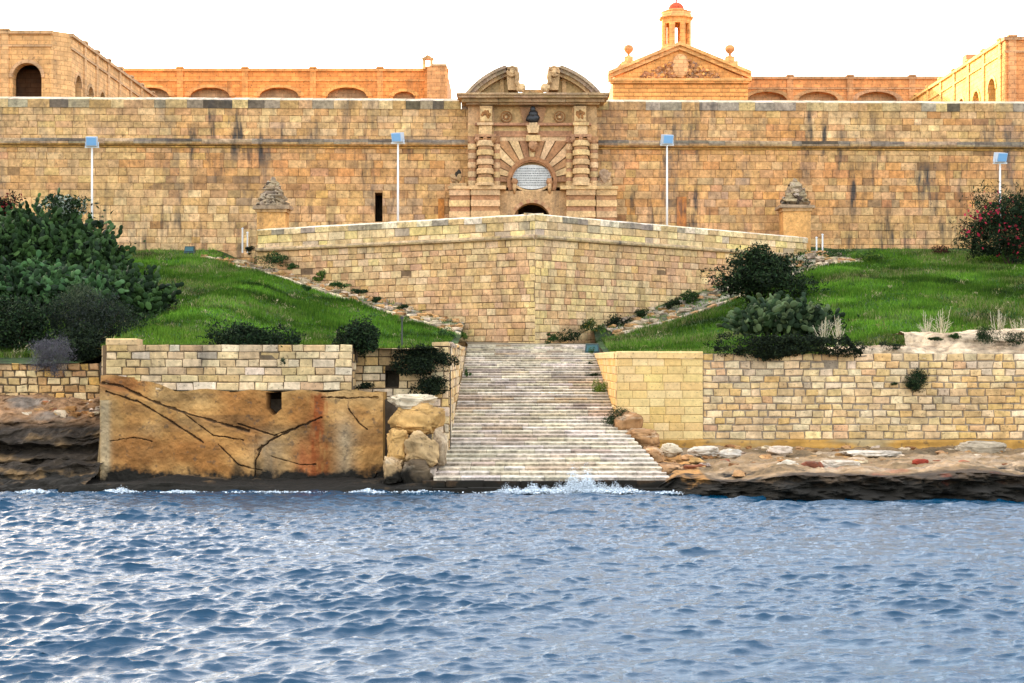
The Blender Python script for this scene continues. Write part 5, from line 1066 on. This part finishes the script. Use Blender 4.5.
for (D, bx, cl_, n, lab) in [(107, (256, 294, 253, 270), DG + MG, 900, 'dark green shrub at the top of the left path'), (108.8, (245, 257, 246, 256), VD, 260, 'small black plant at the left bastion corner'), (104.5, (310, 327, 270, 281), MG + YG, 420, 'bright green tuft against the left bastion face'),
                             (101.8, (328, 350, 281, 289), MG, 420, 'low green tuft halfway down the left path'), (101, (352, 372, 287, 294), DG, 360, 'flat dark tuft below the low green tuft on the left path'), (100.5, (370, 384, 296, 304), DG, 300, 'small dark tuft on the lower left path'),
                             (100., (300, 314, 283, 291), MG, 300, 'green tuft on the kerb of the left path'), (99.2, (395, 412, 304, 310), DG, 260, 'tiny dark tuft near the lower bastion face'), (92, (432, 456, 328, 343), MG + DG, 900, 'rounded green shrub near the stair head'), (95, (455, 468, 331, 341), YG + MG, 260, 'yellow-green tuft beside the stair head'),
                             (98, (403, 415, 316, 324), MG, 240, 'green tuft beside the black post'), (103, (285, 301, 262, 271), MG, 300, 'green tuft just below the top shrub on the left path'),
                             (96.5, (540, 560, 332, 345), MG + DG, 500, 'first green shrub right of the bastion salient'), (97.6, (556, 585, 329, 345), DG + VD, 800, 'second dark shrub right of the bastion salient'), (98.4, (577, 604, 318, 336), MG + DG + [(.2, .13, .02)], 800, 'taller shrub with yellow stems above the green floodlight'),
                             (100., (604, 634, 314, 329), VD, 800, 'black mound shrub on the right path'), (101, (630, 647, 307, 321), DG, 420, 'upright dark shrub beside the black mound'), (103, (660, 682, 296, 309), VD + DG, 520, 'dark shrub against the right bastion face'), (104, (676, 703, 289, 306), DG + MG, 800, 'spiky dark shrub left of the great round bush'),
                             (112, (808, 850, 248, 272), DG + MG, 2000, 'leafy shrub row under the rampart right of the bastion'), (111, (845, 884, 249, 264), MG + YG, 1100, 'low light green plants under the rampart'), (114.5, (925, 952, 247, 256), [(.10, .03, .02), (.03, .02, .01)], 500, 'low brown-red plant left of the oleander')]:
    shrub('tuft' if n < 430 else 'small_shrub', lab, 'plant' if n < 430 else 'shrub', D, bx, cl_, int(n * 1.6), .085 if D < 99 else .1, max(7, n // 50), stem=False, up=.6, asp=.28)
# right side
shrub('bush', 'great round dark bush in front of the right bastion face', 'bush', 97, (712, 815, 246, 308), DG + VD, 15000, .13, 80, 2.6, cl=.3)
cactus('prickly_pear', 'prickly pear with pale pads above the trailing ivy', 82, (738, 818, 299, 336), 210, .30, 1.6, cols=((.028, .05, .017), (.09, .12, .05), (.014, .026, .010)))
shrub('bush', 'dark scrub around the prickly pear on the right slope', 'bush', 83.5, (722, 846, 302, 340), VD + DG, 5000, .11, 46, 1.4)
shrub('trailing_ivy', 'long black ivy trailing over the top of the old rubble wall', 'ivy', 71.9, (716, 868, 332, 358), VD, 13000, .075, 110, .5, cl=.22, stem=False)
shrub('hanging_shrub', 'tongue of ivy hanging down beside the new blocks', 'ivy', 71.8, (748, 786, 346, 363), VD, 2200, .06, 22, .3, stem=False)
shrub('oleander', 'dark oleander with red flowers at the right edge', 'bush', 108, (953, 1070, 191, 268), VD + DG, 20000, .16, 90, 3., cl=.3, asp=.25, extra=(((.45, .03, .06), (.35, .02, .04)), 420, .17))
for (D, bx, cl_, n, lab) in [(71.85, (903, 931, 368, 393), VD + DG, 2200, 'dark bush sprouting from the middle of the old wall'), (71.95, (888, 900, 381, 386), DG, 160, 'tiny green sprig left of the bush in the old wall'), (72.6, (946, 962, 331, 341), DG + MG, 500, 'small round bush on the pale ledge'), (72.8, (970, 1002, 326, 344), DG, 1300, 'larger dark bush on the pale ledge'),
                             (72.8, (1002, 1032, 331, 348), DG + VD, 900, 'dark bush on the ledge at the right edge'), (72.6, (922, 950, 336, 342), DG, 400, 'flat green creeper on the pale ledge'), (72.6, (876, 908, 342, 352), VD, 500, 'dark creeper at the left of the pale ledge'),
                             (90, (588, 596, 345, 356), MG, 160, 'green sprig under the green floodlight'), (84, (585, 602, 371, 381), DG, 420, 'flat dark plant on the upper right stair edge'), (79.2, (590, 609, 378, 396), YG, 900, 'bright yellow-green plant on the right stair edge'), (71.2, (603, 632, 408, 430), DG + OL, 1700, 'spiky dark plant where the stairs meet the new wall'), (88, (587, 596, 360, 368), DG, 260, 'small plant high on the right stair edge'),
                             (80, (464, 472, 368, 378), MG, 260, 'small green plant on the left stair edge')]:
    shrub('small_shrub' if n > 450 else 'tuft', lab, 'shrub' if n > 450 else 'plant', D, bx, cl_, int(n * 1.5), .06, max(7, n // 45), dep=.4, stem=False, up=.7, asp=.25)
# dry pale stalks
def dry_plant(px, D, q0, q1, lab):
    x = aD(px, D); z0 = HR(x, D) if D > 72.6 else 5.3; h = zD(q0, D) - z0; b = MB()
    for k in range(16):
        a = RNG.uniform(0, 6.28); r = RNG.uniform(.1, .55); e = (x + r * math.cos(a), D + r * math.sin(a) * .6, z0 + h * RNG.uniform(.5, 1.)); b.tube([(x, D, z0 - .05), ((x * .5 + e[0] * .5) + .03, D, z0 + h * .4), e], [.018, .014, .008], vary((.42, .36, .24), .2), 4)
        for j in range(3): b.tube([(lerp(x, e[0], .6 + j * .12), lerp(D, e[1], .6), lerp(z0, e[2], .6 + j * .12)), (lerp(x, e[0], .6 + j * .12) + RNG.normal(0, .14), e[1], lerp(z0, e[2], .6 + j * .12) + .14)], [.009, .005], (.45, .39, .28), 3)
    tag(b.build('dry_plant', 'leaf', None, loc=(x, D, z0)), lab, 'plant')
for i, (px, D, q0) in enumerate([(838, 76, 314), (822, 78, 316), (925, 75.5, 308), (940, 76, 306), (996, 75, 309), (1018, 75.5, 314)]):
    dry_plant(px, D, q0, 0, ['pale dry stalks right of the prickly pear', 'short dry stalks beside the prickly pear', 'bleached dry stalks left of the pair in mid slope', 'tall forked dry stalks right of the pair in mid slope', 'spreading dry stalks above the long pale ledge rock', 'dry stalks at the right edge of the slope'][i])
# ---------------------------------------------------------------- grass
def grass(name, H, xr, yr, n, test, lab, seed):
    rng = np.random.default_rng(seed); x = rng.uniform(*xr, n); y = rng.uniform(*yr, n); ok = np.array([test(a, c) for a, c in zip(x, y)]); x, y = x[ok], y[ok]
    n = len(x); z = np.array([H(a, c) for a, c in zip(x, y)]); dens = vnoise(x * .5, y * .5, seed=seed); hh = .13 + .22 * np.clip(dens + .2, 0, 1.3) + .14 * rng.random(n) ** 3
    dry = np.clip((vnoise(x * .22, y * .22, seed=seed + 5) - .1) * 2.4, 0, .8) * rng.random(n); front = np.clip(1 - (y - yr[0]) / 9, 0, 1) * .5
    a = rng.uniform(0, 6.28, n); w = .03; lean = rng.normal(0, .09, (n, 2))
    V = np.zeros((n, 3, 3)); V[:, 0] = np.stack([x - w * np.cos(a), y - w * np.sin(a), z - .03], 1); V[:, 1] = np.stack([x + w * np.cos(a), y + w * np.sin(a), z - .03], 1); V[:, 2] = np.stack([x + lean[:, 0], y + lean[:, 1], z + hh], 1)
    g = np.array([(.058, .135, .010), (.04, .095, .008), (.09, .165, .015)])[rng.integers(0, 3, n)] * np.clip(1.05 + 1.1 * vnoise(x * .3, y * .45, seed=seed + 9, octs=4), .25, 2)[:, None]
    yl = np.array((.20, .24, .03)); d_ = np.array((.30, .23, .11)); f = (front * rng.random(n) * 1.0)[:, None]; g = g * (1 - f) + yl * f; dd = (dry * (rng.random(n) < .5))[:, None]; g = g * (1 - dd) + d_ * dd
    o = quads(name, V, np.clip(g, .005, .6), 'grass_blade', nv=3); o['kind'] = 'stuff'; tag(o, lab)
def tl(x, y):
    if inside_bastion(x, y) or y > 116.8: return False
    if x > -17 and y < 66: return False
    if x <= -17 and y < 70: return False
    if x > -3.4: return False
    # keep the path clear
    if x > -21:
        u = np.interp(x, [-21.8, -14.2, -8.2, -3.1], [112.5, 104., 99.4, 95.2]); 
        if y > u - .1: return random.random() < .07
    return True
def tr(x, y):
    if inside_bastion(x, y) or y > 117.3 or x < 5.4: return False
    if x < 24:
        u = np.interp(x, [6.3, 12.6, 20.4, 24.2], [96.6, 101.6, 107.2, 110.5])
        if y > u - .1: return random.random() < .15
    return True
random.seed(9)
grass('grass', HL, (-40, -3.2), (66, 117), 230000, tl, 'green grass covering the left slope', 3)
grass('grass', HR, (5.2, 42), (73, 117.5), 200000, tr, 'green grass covering the right slope', 6)

# weeds and tufts through the grass
def weeds(name, H, xr, yr, n, test, lab, seed):
    rng = np.random.default_rng(seed); P = []; C = []
    kinds = [(.05, .12, .02), (.09, .16, .03), (.025, .05, .012), (.20, .19, .06), (.30, .25, .13), (.04, .09, .03)]
    while n > 0:
        x, y = rng.uniform(*xr), rng.uniform(*yr)
        if not test(x, y): continue
        if ns(x * .3, y * .3, 3) < -.05 and rng.random() < .7: continue
        n -= 1; r = rng.uniform(.12, .42); m = int(rng.uniform(14, 46)); k = kinds[rng.integers(0, 6)]; z = H(x, y)
        p = rng.normal(0, 1, (m, 3)) * np.array([r * .6, r * .6, r * .35]) + np.array([x, y, z + r * .45]); p[:, 2] = np.maximum(p[:, 2], z + .02); P.append(p); C.append(np.array(k)[None] * rng.uniform(.6, 1.4, (m, 1)))
    P = np.concatenate(P); C = np.concatenate(C); o = quads(name, leaf_quads(P, .10, .2, 1.2, rng=rng), np.clip(C, 0, .6), 'leaf'); o['kind'] = 'stuff'; tag(o, lab)
weeds('weeds', HL, (-34, -3.4), (66.3, 115), 620, lambda x, y: tl(x, y) or (x > -17 and y < 112 and not inside_bastion(x, y) and random.random() < .5), 'mixed weeds and dry tufts scattered through the left slope', 21)
weeds('weeds', HR, (5.2, 40), (73, 117), 620, lambda x, y: tr(x, y) or (not inside_bastion(x, y) and y < 117 and random.random() < .5), 'mixed weeds and dry tufts scattered through the right slope', 22)
# broken stone lying on the shore
b = MB(); random.seed(31)
for i in range(260):
    if i % 3: x = random.uniform(6.3, 30); y = random.uniform(59.5, 71.4); z = lerp(.62, 1.08, (y - 58) / 14.)
    else: x = random.uniform(-25, -16.8); y = random.uniform(66.5, 68.); z = 2.5 + (y - 66) * .33
    s = random.uniform(.05, .2); b.blob((x, y, z + s * .3), (s * random.uniform(1, 1.8), s, s * .7), vary(pick((TAN, 2), ((.5, .44, .38), 1.5), (BROWN, 1), ((.26, .10, .06), .5)), .2), n=7, m=5, amp=.4, sq=.8, seed=i)
o = b.build('rubble', 'shore_rock'); o['kind'] = 'stuff'; tag(o, 'broken stones strewn over the shore rocks')
b = MB()
for (H, inner, outer) in ((HL, [(-19.2, 112.), (-13.5, 105.9), (-7.5, 102.2), (-2.9, 99.3)], [(-21.8, 112.5), (-14.2, 104.), (-8.2, 99.4), (-3.1, 95.2)]), (HR, [(22.5, 115.5), (16.5, 110.6), (10.8, 105.3), (5.6, 100.6)], [(24.2, 110.5), (20.4, 107.2), (12.6, 101.6), (6.3, 96.6)])):
    for i in range(210):
        s_ = random.random() * 3; k = min(int(s_), 2); f = s_ - k; m = random.random(); a = [lerp(inner[k][j], inner[k + 1][j], f) for j in (0, 1)]; c = [lerp(outer[k][j], outer[k + 1][j], f) for j in (0, 1)]
        x, y = lerp(a[0], c[0], m), lerp(a[1], c[1], m); s = random.uniform(.07, .26); b.blob((x, y, H(x, y) + .06 + s * .3), (s * random.uniform(1, 1.8), s, s * .6), vary(pick((TAN, 2), ((.46, .41, .34), 2), (GREY, 1)), .2), n=7, m=5, amp=.35, sq=.75, seed=i)
o = b.build('path_rubble', 'shore_rock'); o['kind'] = 'stuff'; tag(o, 'loose stones lying on the paths beside the bastion')
